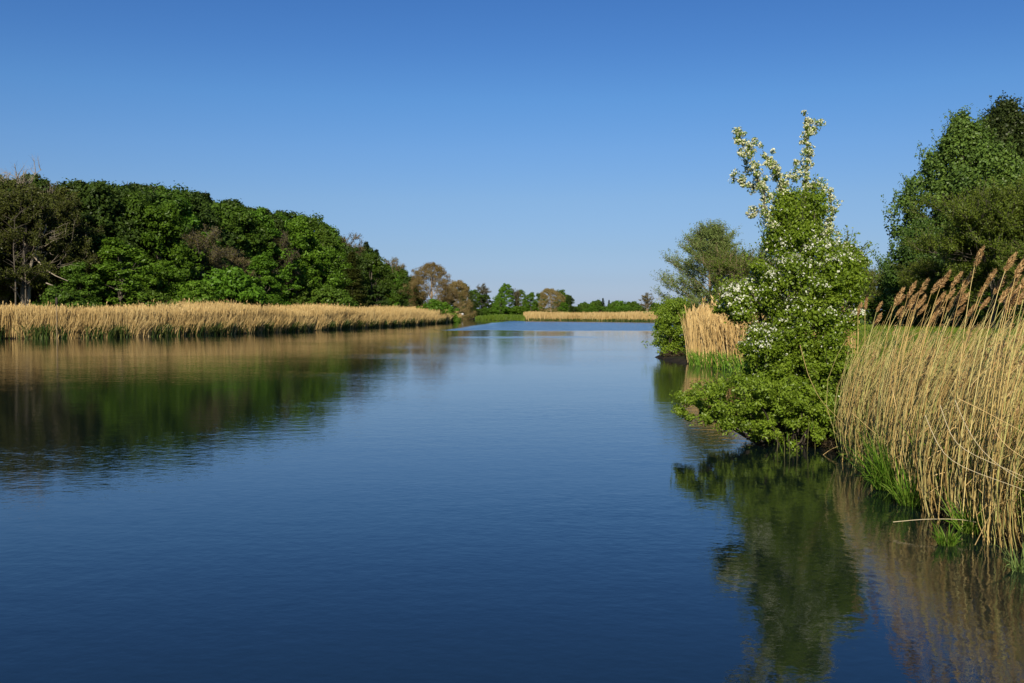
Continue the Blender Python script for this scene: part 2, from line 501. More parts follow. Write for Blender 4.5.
M['whitepaint'] = bark_mat('weathered_white_paint', (0.7, 0.7, 0.68), (0.8, 0.8, 0.78))

# ------------------------------------------------------------------ tree generators


def limb(mb, p0, p1, r0, r1, rng, k=5, sides=5, bow=0.12, mi=0):
    p0 = np.array(p0, float); p1 = np.array(p1, float)
    t = np.linspace(0, 1, k)[:, None]
    L = np.linalg.norm(p1 - p0)
    off = rng.normal(size=3) * L * bow
    P = p0 + (p1 - p0) * t + off * (t * (1 - t)) + np.array([0, 0, 1.0]) * L * 0.12 * (t * (1 - t))
    P[1:-1] += rng.normal(size=(k - 2, 3)) * L * 0.02
    mb.tube(P, np.linspace(r0, r1, k), sides, mi)
    return P


def profile(shape, t):
    if shape == 'ball': return np.sqrt(np.clip(1 - (2 * t - 1) ** 2, 0, 1)) * 0.95 + 0.05
    if shape == 'dome': return np.sqrt(np.clip(1 - t ** 2.2, 0, 1)) * 0.92 + 0.08 - 0.15 * (1 - t) ** 4
    if shape == 'cone': return (1 - t) ** 0.8 * 0.95 + 0.05
    if shape == 'column': return np.clip(np.minimum(1, (1 - t) * 3.0) ** 0.6, 0, 1) * (0.8 + 0.2 * np.sin(t * 3))
    if shape == 'egg': return np.sin(np.clip(t, 0, 1) ** 0.75 * math.pi) * 0.9 + 0.1
    return 1 - t


def lobe_leaves(mb, rng, C, R, per, leaf, flat=0.75, shell=0.55, mi=0, up=0.25, asp=0.62, jitter=0.55, fuzz=0.0):
    """leaf-sized faces spread through rounded clumps (centres C, radii R)"""
    n_ = len(C) * per
    d = unit(n_, rng)
    c = np.repeat(C, per, 0); r = np.repeat(R, per)
    rr = r * (shell + (1.08 - shell) * rng.random(n_) ** 0.8)
    rr = rr * (1 + fuzz * rng.random(n_) ** 3)
    P = c + d * rr[:, None] * np.array([1, 1, flat])
    N = d + rng.normal(size=(n_, 3)) * jitter + np.array([0, 0, up])
    keep = (d[:, 2] > -0.75) | (rng.random(n_) < 0.4)
    s = leaf * rng.uniform(0.65, 1.3, n_)
    clump = np.repeat(rng.random(len(C)), per)
    rnd = np.clip(0.6 * rng.random(n_) + 0.4 * clump, 0, 1)
    mb.leaves(P[keep], N[keep], s[keep], s[keep] * asp, rng, mi, rnd[keep])


def leafy_tree(seed, Hh, R, base, shape, nl, lr, per, leaf, mat, bark, rough_out=0.18, flat=0.75, gap=0.0, ecc=0.15, trunk_r=None, up=0.25):
    """returns (trunk mesh, crown mesh)"""
    rng = np.random.default_rng(seed)
    lobes = []
    ph = rng.random(6) * 6.28
    for i in range(nl):
        t = rng.random() ** 0.85
        a = rng.random() * 2 * math.pi
        bump = 1 + rough_out * (math.sin(2 * a + ph[0] + 5 * t) + 0.6 * math.sin(5 * a + ph[1] + 9 * t))
        r = R * float(profile(shape, np.array(t))) * bump * (0.45 + 0.55 * rng.random() ** 0.5)
        z = base + (Hh - base - lr * 0.5) * t + rng.normal() * lr * 0.3
        lobes.append((r * math.cos(a), r * math.sin(a), z))
    for i in range(nl // 7):      # a few boughs reach out beyond the rest
        t = rng.uniform(.35, 1.0); a = rng.random() * 6.28
        r = R * float(profile(shape, np.array(t))) * rng.uniform(.95, 1.25)
        lobes.append((r * math.cos(a), r * math.sin(a), base + (Hh - base) * t * rng.uniform(.9, 1.0)))
    C = np.array(lobes)
    C[:, 0] += ecc * R * np.sin(C[:, 2] * 0.9 + ph[2]); C[:, 1] += ecc * R * np.cos(C[:, 2] * 0.7 + ph[3])
    # a leader so the top is not flat
    C = np.vstack([C, [[ecc * R * math.sin(Hh * .9 + ph[2]), 0, Hh - lr * 0.8]]])
    if gap:
        C = C[rng.random(len(C)) > gap]
    Rr = lr * rng.uniform(0.45, 1.25, len(C)) * (1.1 - 0.35 * (C[:, 2] - base) / (Hh - base))
    cm = MB()
    lobe_leaves(cm, rng, C, Rr, per, leaf, flat=flat, up=up)
    # loose outer sprays break the outline
    k = len(C) * 10
    idx = rng.integers(0, len(C), k)
    d = unit(k, rng); d[:, 2] = np.abs(d[:, 2]) * 0.9
    P = C[idx] + d * (Rr[idx] * rng.uniform(1.0, 1.5, k))[:, None]
    s = leaf * rng.uniform(0.5, 1.0, k)
    cm.leaves(P, d + rng.normal(size=(k, 3)) * 0.8, s, s * 0.5, rng)
    tm = MB()
    tr = trunk_r or Hh * 0.018
    top = Hh * 0.86
    P = np.array([[0, 0, -0.4], [0.02 * Hh * rng.normal() * 0.5, 0.01 * Hh * rng.normal(), Hh * 0.25],
                  [0.02 * Hh * rng.normal(), 0.02 * Hh * rng.normal(), Hh * 0.55], [ecc * R * 0.5, 0, top]])
    tm.tube(P, [tr * 1.35, tr, tr * 0.6, tr * 0.15], 7)
    for j in rng.choice(len(C), min(22, len(C)), replace=False):
        f = np.clip((C[j, 2] / top) * rng.uniform(0.45, 0.8), 0.12, 0.92)
        q = np.array([np.interp(f, [0, .25 / .86, .55 / .86, 1], P[:, a_]) for a_ in range(3)])
        limb(tm, q, C[j], tr * 0.42 * (1 - f * 0.6), tr * 0.07, rng, 5, 4)
    return tm.mesh('trunk', bark, True), cm.mesh('crown', mat)


def twiggy_tree(seed, Hh, R, base, twigs, mat_bark, mat_leaf, leaf_n, leaf, shape='ball', fork=7, twig_w=0.03, multi=1, lift=0.6):
    """open tree of real limbs and fine twigs, thinly leafed; leaf_n = leaves per twig"""
    rng = np.random.default_rng(seed)
    tm = MB(); cm = MB()
    ends = []
    for s_ in range(multi):
        a0 = rng.random() * 6.28
        lean = 0.0 if multi == 1 else 0.22 * R
        tr = Hh * 0.016 / (multi ** 0.35)
        P = np.array([[math.cos(a0) * .1 * multi * .5, math.sin(a0) * .1 * multi * .5, -0.3], [math.cos(a0) * lean * .4, math.sin(a0) * lean * .4, Hh * .3],
                      [math.cos(a0) * lean, math.sin(a0) * lean, Hh * .6], [math.cos(a0) * lean * 1.2, math.sin(a0) * lean * 1.2, Hh * .93]])
        P[1:, :2] += rng.normal(size=(3, 2)) * 0.02 * Hh
        tm.tube(P, [tr * 1.3, tr, tr * .55, tr * .1], 7)
        for k in range(fork * 3 // multi + 3):
            f = rng.uniform(0.15 if base < 1.5 else base / Hh, 0.9)
            q = np.array([np.interp(f, [0, .32, .64, 1], P[:, a_]) for a_ in range(3)])
            a = k * 2.4 + rng.normal() * .4
            t = rng.uniform(0.15, 0.95)
            rr = R * float(profile(shape, np.array(t))) * rng.uniform(.6, .95)
            e = np.array([math.cos(a) * rr, math.sin(a) * rr, base + (Hh - base) * max(t, f * .8)])
            e[2] = max(e[2], q[2] + 0.15 * rr)
            L = limb(tm, q, e, tr * .45 * (1.1 - f), tr * .1, rng, 6, 5)
            ends.append(L)
        ends.append(P)
    # secondary limbs
    sec = []
    for L in ends:
        for j in range(5):
            u = rng.uniform(.3, 1.0)
            i = min(int(u * (len(L) - 1)), len(L) - 2)
            q = L[i] + (L[i + 1] - L[i]) * rng.random()
            d = unit(1, rng)[0]; d[2] = abs(d[2]) * lift + .25
            od = q * np.array([1, 1, 0]); od = od / (np.linalg.norm(od) + .3)
            d = d + od * .6
            d /= np.linalg.norm(d)
            e = q + d * R * rng.uniform(.2, .42)
            sec.append(limb(tm, q, e, Hh * .0028, Hh * .0009, rng, 4, 4, .15))
    # twigs: crossed ribbons
    n_ = twigs
    k = rng.integers(0, len(sec), n_)
    u = rng.random(n_) * 0.9 + 0.1
    A = np.array([s_[[0, 1, 2, 3]] for s_ in sec])
    seg = np.minimum((u * 3).astype(int), 2); fr = u * 3 - seg
    q = A[k, seg] * (1 - fr[:, None]) + A[k, seg + 1] * fr[:, None]
    ax = A[k, 3] - A[k, 0]; ax /= np.linalg.norm(ax, axis=1, keepdims=True)
    d = ax * 0.7 + unit(n_, rng) * .8 + np.array([0, 0, lift * .6])
    d /= np.linalg.norm(d, axis=1, keepdims=True)
    Lt = R * rng.uniform(.10, .26, n_)
    t = np.linspace(0, 1, 4)
    bend = unit(n_, rng) * Lt[:, None] * .12
    P = q[:, None] + d[:, None] * (Lt[:, None] * t)[..., None] + bend[:, None] * (t * t)[None, :, None]
    Wd = twig_w * np.linspace(1, .3, 4)[None] * rng.uniform(.6, 1.2, n_)[:, None]
    side = np.cross(d, unit(n_, rng)); side /= (np.linalg.norm(side, axis=1, keepdims=True) + 1e-9)
    tm.ribbons(P, Wd, side, rng.random(n_))
    if leaf_n:
        w = np.repeat(np.arange(n_), leaf_n)
        uu = rng.random(len(w)) ** .7
        base_p = q[w] + d[w] * (Lt[w] * uu)[:, None]
        base_p += rng.normal(size=base_p.shape) * leaf * .5
        s = leaf * rng.uniform(.6, 1.2, len(w))
        cm.leaves(base_p, unit(len(w), rng) + np.array([0, 0, .3]), s, s * .5, rng)
        return tm.mesh('trunk', mat_bark), cm.mesh('crown', mat_leaf)
    return tm.mesh('trunk', mat_bark), None


def ascending_tree(seed, Hh, R, nb, ntw, nleaf, leaf, mat_bark, mat_leaf, tw=.014, power=.7):
    """airy tree: a leader with boughs rising at a slant, twigs along each bough, small leaves along each twig"""
    rng = np.random.default_rng(seed)
    tm = MB(); cm = MB()
    T = np.array([[0, 0, -.3], [.1, .05, Hh * .3], [-.1, 0, Hh * .62], [0, .05, Hh * .97]])
    tm.tube(T, [Hh * .015, Hh * .011, Hh * .006, .01], 7)
    bl = []
    for i in range(nb):
        t = (i + rng.random()) / nb
        z = Hh * (.04 + .80 * t)
        q = np.array([np.interp(z / Hh, [0, .3, .62, .97], T[:, a_]) for a_ in range(3)])
        a = i * 2.4 + rng.normal() * .5
        L = R * (1 - t) ** power * rng.uniform(.65, 1.15) + .35
        e = q + np.array([math.cos(a) * L, math.sin(a) * L, L * rng.uniform(.5, .95)])
        bl.append(limb(tm, q, e, .045 * (1.15 - t), .010, rng, 6, 4, .07))
    A = np.array(bl)
    k = rng.integers(0, nb, ntw); u = rng.uniform(.15, 1, ntw) * 4.999
    sg = u.astype(int); fr = (u - sg)[:, None]
    q = A[k, sg] * (1 - fr) + A[k, sg + 1] * fr
    ax = A[k, 5] - A[k, 0]; ax /= np.linalg.norm(ax, axis=1, keepdims=True)
    d = ax * .5 + unit(ntw, rng) * .7 + np.array([0, 0, .55])
    d /= np.linalg.norm(d, axis=1, keepdims=True)
    L = rng.uniform(.3, .95, ntw) * (R / 3.2)
    t4 = np.linspace(0, 1, 4)
    P = q[:, None] + d[:, None] * (L[:, None] * t4)[..., None] + unit(ntw, rng)[:, None] * (L[:, None] * .1 * t4 ** 2)[..., None]
    side = np.cross(d, unit(ntw, rng)); side /= np.linalg.norm(side, axis=1, keepdims=True)
    tm.ribbons(P, tw * np.linspace(1, .3, 4)[None] * np.ones((ntw, 1)), side, rng.random(ntw))
    w = np.repeat(np.arange(ntw), nleaf); uu = rng.random(len(w))
    C = q[w] + d[w] * (L[w] * uu)[:, None] + rng.normal(size=(len(w), 3)) * leaf * .6
    s_ = leaf * rng.uniform(.6, 1.2, len(w))
    cm.leaves(C, unit(len(w), rng), s_, s_ * .42, rng)
    return tm.mesh('trunk', mat_bark), cm.mesh('crown', mat_leaf)


def conifer(seed, Hh, R, tiers, mat, bark, leaf=0.35, droop=0.1):
    rng = np.random.default_rng(seed)
    tm = MB(); cm = MB()
    tm.tube([[0, 0, -.3], [0.05, 0, Hh * .5], [0, 0.05, Hh]], [Hh * .017, Hh * .011, .02], 6)
    for i in range(tiers):
        t = (i + rng.random() * .6) / tiers
        z = Hh * (.1 + .88 * t)
        rr = R * (1 - t) ** .75 * rng.uniform(.75, 1.1) + .15
        nb = rng.integers(4, 7)
        for b_ in range(nb):
            a = b_ / nb * 6.28 + rng.random()
            L = rr * rng.uniform(.7, 1.1)
            e = np.array([math.cos(a) * L, math.sin(a) * L, z + .18 * L - droop * L])
            limb(tm, [0, 0, z], e, .05, .015, rng, 4, 4, .05)
            k = int(60 + 90 * L)
            u = rng.random(k) ** .6
            P = np.array([0, 0, z]) + (e - [0, 0, z]) * u[:, None]
            wdt = (.25 + .3 * L * (1 - np.abs(u - .6)))
            perp = np.array([-math.sin(a), math.cos(a), 0])
            P = P + perp * (rng.normal(size=k) * wdt * .5)[:, None] + np.array([0, 0, 1]) * (rng.normal(size=k) * .12)[:, None]
            N = np.tile([0, 0, 1.0], (k, 1)) + rng.normal(size=(k, 3)) * .45
            s = leaf * rng.uniform(.6, 1.2, k)
            cm.leaves(P, N, s, s * .45, rng)
    return tm.mesh('trunk', bark, True), cm.mesh('crown', mat)


TEMPL = {}


def plant(kind, tm_cm, trunk_name='trunk', crown_name='crown'):
    TEMPL[kind] = tm_cm


def put(name, kind, loc, label, cat='tree', group=None, rz=0.0, scale=1.0):
    """a thing from a template: shares mesh data, every instance its own objects"""
    tmesh, cmesh = TEMPL[kind]
    root = thing(name, label, cat, loc, group, rz, scale)
    if tmesh is not None:
        o = bpy.data.objects.new('trunk', tmesh); COL.objects.link(o); o.parent = root
    if cmesh is not None:
        o = bpy.data.objects.new('crown', cmesh); COL.objects.link(o); o.parent = root
    return root


# unit heights are metres; templates for the left wood (about 15 m) --------------------------------
plant('bA', leafy_tree(1, 15, 3.9, 1.2, 'dome', 120, 1.05, 130, .36, M['bright'], M['bark']))
plant('bB', leafy_tree(2, 15, 3.6, 1.0, 'egg', 110, 1.05, 130, .36, M['mid'], M['bark'], .22))
plant('bC', leafy_tree(3, 15, 4.2, 2.0, 'ball', 120, 1.15, 120, .38, M['mid'], M['bark'], .2))
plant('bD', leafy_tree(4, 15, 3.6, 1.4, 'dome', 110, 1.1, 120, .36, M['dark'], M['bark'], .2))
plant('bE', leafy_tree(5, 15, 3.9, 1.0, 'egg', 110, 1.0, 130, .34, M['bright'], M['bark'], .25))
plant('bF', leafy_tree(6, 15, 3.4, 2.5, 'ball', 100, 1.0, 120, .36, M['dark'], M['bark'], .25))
plant('oA', twiggy_tree(7, 15, 3.8, 2.0, 3800, M['bark'], M['olive'], 9, .26, 'egg', 8, .035, 1))
plant('oB', twiggy_tree(8, 15, 3.6, 1.6, 3600, M['bark'], M['olive'], 8, .26, 'ball', 7, .035, 2))
plant('nA', twiggy_tree(9, 12, 3.6, 1.5, 4200, M['bark'], M['dullbud'], 3, .2, 'ball', 8, .045, 3))
plant('nB', twiggy_tree(10, 12, 3.4, 1.5, 3800, M['twig'], M['dullbud'], 3, .2, 'ball', 8, .04, 4))
plant('cA', conifer(11, 13, 3.2, 20, M['needle'], M['bark']))
plant('cB', conifer(12, 13, 2.6, 24, M['olive'], M['bark'], .3, .25))
plant('bush', leafy_tree(13, 3.2, 1.9, 0.1, 'dome', 60, .55, 120, .22, M['bright'], M['bark'], .2, trunk_r=.06))
plant('bushd', leafy_tree(14, 3.2, 1.9, 0.1, 'dome', 60, .55, 120, .22, M['mid'], M['bark'], .2, trunk_r=.06))
plant('bare', twiggy_tree(15, 15, 3.6, 5, 1800, M['palebark'], None, 0, .2, 'ball', 8, .022, 1))

# ------------------------------------------------------------------ the wood on the left bank
WLX = [0, 60, 130, 180, 230, 280, 330, 380, 420, 445, 454]
WLY = [339.0, 338.5, 337.3, 336.0, 334.3, 332.3, 330, 327.4, 325, 323.2, 322.2]


def wdist(px):
    if px < 0:
        return 82 + px * .05
    return CAM_H * F_PX / (np.interp(px, WLX, WLY) - HOR)


def wood_dist(px, off):
    """distance at which the ground seen at px lies off metres behind the waterline"""
    D = wdist(px) + 3
    while D < 262:
        if sdist(np.array([(px - 512) / F_PX * D]), np.array([D]))[0] >= off:
            break
        D += 1.0
    return D


def put_at(name, kind, px, top, D, H0, label, cat='tree', group=None, wide=1.0, rng_=random.Random(3)):
    p = at(px, top, D)
    gz = H1(p[0], D)
    s = (p[2] - gz) / H0
    return put(name, kind, (p[0], D, gz - 0.05), label, cat, group, rng_.random() * 6.28, (s * wide, s * wide, s))


H0 = dict(bA=15, bB=15, bC=15, bD=15, bE=15, bF=15, oA=15, oB=15, nA=12, nB=12, cA=13, cB=13, bush=3.2, bushd=3.2, bare=15)
G1 = 'trees along the front of the left wood'
front = [
 # px, top, extra distance, kind, width, name, label
 (-62, 200, 15, 'bC', 1.0, 'broadleaf_tree', None),
 (-30, 188, 14, 'oA', 1.1, 'budding_tree', None),
 (2, 178, 17, 'oB', 1.1, 'budding_tree', 'olive brown thinly leaved tree at the very left edge of the wood'),
 (22, 186, 14, 'oA', 1.0, 'budding_tree', 'olive tree with pale slender trunk, just right of the left picture edge'),
 (45, 196, 17, 'oA', 1.1, 'budding_tree', 'olive budding tree standing behind the leaning dead branches'),
 (66, 200, 15, 'oB', 1.0, 'budding_tree', 'olive twin stemmed tree between the dead branches and the dense green trees'),
 (80, 262, 12, 'bB', 1.5, 'broadleaf_tree', 'short mid green tree low behind the reeds, right of the leaning dead tree'),
 (97, 181, 18, 'bD', 1.05, 'broadleaf_tree', 'tall dark green broadleaf, first dense crown right of the olive trees'),
 (118, 238, 12, 'bE', 1.7, 'broadleaf_tree', 'low broad domed green tree touching the reeds under the tall dark trees'),
 (134, 192, 17, 'bB', 1.0, 'broadleaf_tree', 'mid green tall tree rising behind the low broad domed tree'),
 (158, 205, 14, 'bA', 1.1, 'broadleaf_tree', 'bright green clumpy tree with a lit crown, left of the brown bare trees'),
 (182, 200, 18, 'bE', 1.0, 'broadleaf_tree', 'bright green tree with uneven crown directly left of the first brown bare tree'),
 (168, 262, 12, 'bA', 1.3, 'broadleaf_tree', 'small bright green tree low at the reeds between two dark gaps'),
 (206, 228, 13, 'nA', 1.0, 'bare_tree', 'brown leafless tree with pale stems set among the green crowns'),
 (222, 205, 20, 'bC', 1.1, 'broadleaf_tree', 'tall mid green tree rising behind the brown leafless tree'),
 (232, 248, 14, 'nB', 1.0, 'bare_tree', 'reddish brown twiggy tree beside the pale stemmed leafless tree'),
 (262, 252, 12, 'bE', 1.5, 'broadleaf_tree', 'wide low green tree with bright leafy tufts above the middle of the left reeds'),
 (258, 210, 18, 'bA', 1.1, 'broadleaf_tree', 'bright green rounded treetop right of the brown trees'),
 (278, 232, 15, 'nA', .8, 'bare_tree', 'small brown twiggy crown sunk between two bright green trees'),
 (296, 216, 16, 'bE', 1.15, 'broadleaf_tree', 'large bright green tree at the shoulder where the skyline starts to fall'),
 (318, 238, 14, 'bA', 1.2, 'broadleaf_tree', 'bright green tree with many lit tufts, left of the layered conifer'),
 (296, 268, 14, 'bB', 1.3, 'broadleaf_tree', 'low dark shaded tree under the large bright green tree'),
 (338, 246, 18, 'bB', 1.0, 'broadleaf_tree', 'mid green tree right beside the layered conifer, on its left'),
 (352, 250, 14, 'cB', 1.3, 'conifer', 'olive conifer with flat layered boughs behind the reeds'),
 (372, 254, 17, 'bC', 1.0, 'broadleaf_tree', 'mid green tree directly right of the layered conifer'),
 (388, 262, 17, 'cB', 1.2, 'conifer', 'smaller drooping olive conifer near the right end of the wood'),
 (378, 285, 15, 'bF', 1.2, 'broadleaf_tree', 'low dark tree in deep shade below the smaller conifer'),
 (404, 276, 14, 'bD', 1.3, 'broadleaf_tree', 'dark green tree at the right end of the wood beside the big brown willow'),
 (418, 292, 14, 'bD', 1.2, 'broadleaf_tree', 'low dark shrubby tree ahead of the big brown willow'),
]
for i, (px, top, off, kind, wide, name, lab) in enumerate(front):
    D = wood_dist(px, off)
    if lab is None:
        lab = 'green edge tree of the wood beyond the left picture edge'
    put_at(name, kind, px, top, D, H0[kind], lab, 'tree', G1, wide)

# rear rows: crowns that only show as a skyline
SKX = [-120, 0, 60, 100, 150, 200, 250, 290, 320, 350, 380, 400, 420]
SKY = [178, 175, 179, 180, 189, 195, 207, 213, 224, 243, 257, 266, 282]
rr = random.Random(11)
backlabel = {'bA': 'bright green treetop in the rear rows of the left wood', 'bB': 'mid green pointed treetop in the rear rows of the left wood',
             'bC': 'mid green round treetop in the rear rows of the left wood', 'bD': 'dark green treetop in the rear rows of the left wood',
             'bE': 'bright green uneven treetop in the rear rows of the left wood', 'bF': 'dark round treetop in the rear rows of the left wood',
             'oA': 'olive thin treetop in the rear rows at the left end of the wood', 'oB': 'olive twin stemmed treetop in the rear rows at the left end of the wood'}
px = -110
while px < 412:
    for row, off in enumerate((23, 31)):
        q = px + rr.uniform(-5, 5) + row * 6
        if q < 78: kind = rr.choice(['oA', 'oB', 'oA', 'bD'])
        elif q < 200: kind = rr.choice(['bD', 'bB', 'bC', 'bF'])
        else: kind = rr.choice(['bA', 'bB', 'bC', 'bE', 'bD'])
        D = wood_dist(q, off - 3)
        top = np.interp(q, SKX, SKY) + rr.uniform(-4, 6) + (3 if row == 0 else 0)
        put_at('broadleaf_tree', kind, q, top, D, H0[kind], backlabel[kind], 'tree', 'rear rows of the left wood', 1.05, rr)
    px += rr.uniform(15, 20) * (1.0 if px < 300 else .8)
for px, top, kind, lab in [(22, 158, 'bare', 'pale bare treetop standing above the wood at the far left'),
                     (127, 181, 'cA', 'dark pointed conifer tip just above the skyline over the tall dark trees'),
                     (160, 188, 'bare', 'thin bare twigs above the skyline left of the middle of the wood'),
                     (206, 190, 'cA', 'dark conifer tip above the skyline over the bright green trees'),
                     (345, 232, 'nB', 'brownish bare treetop on the falling skyline left of the layered conifer'),
                     (366, 240, 'cA', 'dark conifer tip behind the layered conifer'),
                     (376, 248, 'cA', 'second dark conifer tip on the skyline, right above the smaller conifer'),
                     (394, 256, 'nB', 'pinkish brown bare treetop at the right end of the wood')]:
    put_at('conifer' if kind == 'cA' else 'bare_tree', kind, px, top, wood_dist(px, 24), H0[kind], lab, 'tree', None, .9, rr)

for px, top, off, kind, lab in [(195, 283, 8, 'bush', 'small bright green bush at the back edge of the reeds under the brown trees'),
                          (222, 270, 9, 'bush', 'rounded yellow green bush behind the reeds below the reddish tree'),
                          (150, 290, 8, 'bushd', 'low green bush peeking over the reeds near the small bright tree'),
                          (60, 288, 8, 'bushd', 'low green bush behind the reeds beside the marker pole'),
                          (330, 287, 9, 'bushd', 'low green bush behind the reeds left of the layered conifer'),
                          (434, 300, 12, 'bush', 'bright green bush at the tip of the reed spit'),
                          (444, 303, 12, 'bush', 'smaller bright green bush at the very end of the reed spit')]:
    put_at('bush', kind, px, top, wood_dist(px, off) if px < 425 else wdist(px) + off, 3.2, lab, 'bush', None, 1.1, rr)

# leaning dead tree with pale branches
D = 95.0
pL = lambda x, y, dd=0.0: at(x, y, D + dd)
root = thing('dead_tree', 'leaning dead tree with pale bare branches at the left end of the wood', 'tree', tuple(pL(28, 292)))
root.location.z = H1(*pL(28, 292)[:2]) - .05
orig = np.array(root.location)
tm = MB(); rg = np.random.default_rng(44)


def lt(p, r0, r1, sides=5):
    p = np.array(p) - orig
    k = len(p)
    tm.tube(p, np.linspace(r0, r1, k), sides)


root_p = orig.copy()
lt([root_p, pL(29, 275), pL(33, 256), pL(42, 238, 1), pL(50, 231, 1.5), pL(64, 232, 2)], .20, .05)
lt([pL(33, 256), pL(38, 261, -1), pL(46, 270, -1.5), pL(56, 276, -2), pL(68, 281, -2)], .10, .03)
lt([pL(38, 261, -1), pL(36, 255, -2), pL(33, 253, -2.4)], .08, .02)
lt([pL(42, 238, 1), pL(46, 228, 1), pL(46, 215, 2)], .08, .02)
lt([pL(36, 250, .5), pL(44, 247, 0), pL(54, 240, 0)], .06, .015)
lt([pL(29, 270), pL(22, 262, 1), pL(16, 250, 1)], .07, .02)
lt([pL(46, 283, -3), pL(54, 286, -3), pL(60, 292, -3)], .07, .03)
for k in range(46):
    a = pL(rg.uniform(36, 66), rg.uniform(226, 272), rg.uniform(-2, 2))
    b_ = a + np.array([rg.uniform(-.4, 1.8), rg.normal() * .5, rg.uniform(-.3, 1.0)])
    lt([a, (a + b_) / 2 + rg.normal(size=3) * .1, b_], .025, .008, 3)
tm.build('trunk', M['palebark'], root)

# pale slender trunks that stand out in front of the dark interior
for k, (px, top, off, lab) in enumerate([(14, 215, 11.5, 'thin pale trunk left of the leaning dead tree, nearest the picture edge'),
                                   (24, 205, 12.5, 'tall pale straight trunk immediately left of the leaning dead tree')]):
    D = wdist(px) + off
    p = at(px, top, D); gz = H1(p[0], D)
    r = thing('bare_tree', lab, 'tree', (p[0], D, gz - .05))
    h_ = p[2] - gz
    tm = MB(); rg = np.random.default_rng(k)
    P = np.array([[0, 0, 0], [.05, 0, h_ * .4], [-.1, 0, h_ * .7], [.1, 0, h_]])
    tm.tube(P, [.09, .07, .045, .015], 6)
    for j in range(26):
        z = rg.uniform(.3, .97) * h_; a = rg.random() * 6.28; L = rg.uniform(.6, 1.8)
        limb(tm, [0, 0, z], [math.cos(a) * L, math.sin(a) * L, z + L * rg.uniform(.4, 1)], .03, .008, rg, 4, 3)
    tm.build('trunk', M['bark'], r)

# ------------------------------------------------------------------ reed beds (countless stems)


def poly_sample(n_, xr, yr, cond, rng):
    pts = np.empty((0, 2))
    while len(pts) < n_:
        X = rng.uniform(*xr, n_ * 3); Y = rng.uniform(*yr, n_ * 3)
        k = cond(X, Y)
        pts = np.vstack([pts, np.stack([X[k], Y[k]], -1)])
    return pts[:n_]


def reed_bed(name, label, pts, hmin, hmax, wid, mat, rng, lean=(0.12, 0.0), plume_frac=0.25, mats2=None, spread=.10, base=0.0):
    mb = MB()
    n_ = len(pts)
    z0 = np.maximum(height(pts[:, 0], pts[:, 1]), 0.0) + base
    patchy = 0.5 + 0.5 * np.sin(pts[:, 0] * .5 + 2 * np.sin(pts[:, 1] * .21)) * np.sin(pts[:, 1] * .37 + 1.3 * np.sin(pts[:, 0] * .3))
    h_ = rng.uniform(hmin, hmax, n_) * (0.95 + 0.07 * patchy) * (1 + .07 * np.sin(pts[:, 1] * .17 + pts[:, 0] * .11) + .05 * np.sin(pts[:, 1] * .41 - pts[:, 0] * .3)) * np.where(rng.random(n_) < .05, 1.12, 1.0)
    t = np.array([0, .45, .8, 1.0])
    ln = np.array(lean)[None] + rng.normal(size=(n_, 2)) * spread
    P = np.zeros((n_, 4, 3))
    P[:, :, 0] = pts[:, 0][:, None] + ln[:, 0][:, None] * h_[:, None] * t ** 1.8
    P[:, :, 1] = pts[:, 1][:, None] + ln[:, 1][:, None] * h_[:, None] * t ** 1.8
    P[:, :, 2] = z0[:, None] + h_[:, None] * t
    a = rng.normal(size=n_) * .7
    side = np.stack([np.cos(a), np.sin(a), np.zeros(n_)], -1)
    Wd = wid * rng.uniform(.5, 1.3, n_)[:, None] * np.array([1, .9, .8, .35])[None]
    pl = rng.random(n_) < plume_frac
    Wd[pl, 2] *= 1.0; Wd[pl, 3] *= 1.6
    rnd = np.clip(.35 * patchy + .65 * rng.random(n_), 0, 1)
    mb.ribbons(P, Wd, side, rnd)
    if mats2 is not None:     # plume tips
        q = P[pl, 3]; k = len(q)
        s = rng.uniform(.18, .32, k)
        ax = np.stack([ln[pl, 0], ln[pl, 1], np.ones(k) * .8], -1)
        mb.leaves(q + np.array([0, 0, .06]), side[pl][:, [1, 0, 2]] * np.array([-1, 1, 1]) + .01, s, s * .28, rng, 1, axis=ax)
        return tag(mb.build(name, [mat, mats2]), label, kind='stuff')
    return tag(mb.build(name, mat), label, kind='stuff')


rng = np.random.default_rng(5)
onleft = lambda X, Y, a, b_: (lambda d: (d > a) & (d < b_) & (X < -7) & (X / Y > -.62))(sdist(X, Y))
pts = np.vstack([poly_sample(48000, (-75, -12), (55, 135), lambda X, Y: onleft(X, Y, .5, 8.5), rng),
                 poly_sample(34000, (-45, -8), (120, 238), lambda X, Y: onleft(X, Y, .4, 8.5), rng)])
reed_bed('reed_bed', 'golden reed bed running along the foot of the left wood', pts, 1.85, 2.6, .045, M['strawfar'], rng, (.05, 0), .12, M['straw'], .09)
# drooping golden stems at the water's edge, and dark green sedge between them
pts = poly_sample(9000, (-75, -8), (55, 238), lambda X, Y: onleft(X, Y, -.15, .9) & (np.sin(X * 1.9 + Y * .8) + np.sin(Y * 1.37) + rng.normal(size=X.shape) * .6 > .1), rng)
reed_bed('reed_fringe', 'ragged golden reeds leaning out along the left waterline', pts, 0.8, 1.9, .05, M['strawfar'], rng, (.25, -.1), 0, None, .25)
pts = poly_sample(9500, (-75, -8), (55, 238), lambda X, Y: onleft(X, Y, -.2, .9) & (np.sin(X * 1.1 + Y * .5) + np.sin(Y * .9 + X) + rng.normal(size=X.shape) * .7 < .5), rng)
reed_bed('sedge', 'dark green sedge at the foot of the left reed bed', pts, 0.45, 1.2, .085, M['sedge'], rng, (.1, -.1), 0, None, .3)

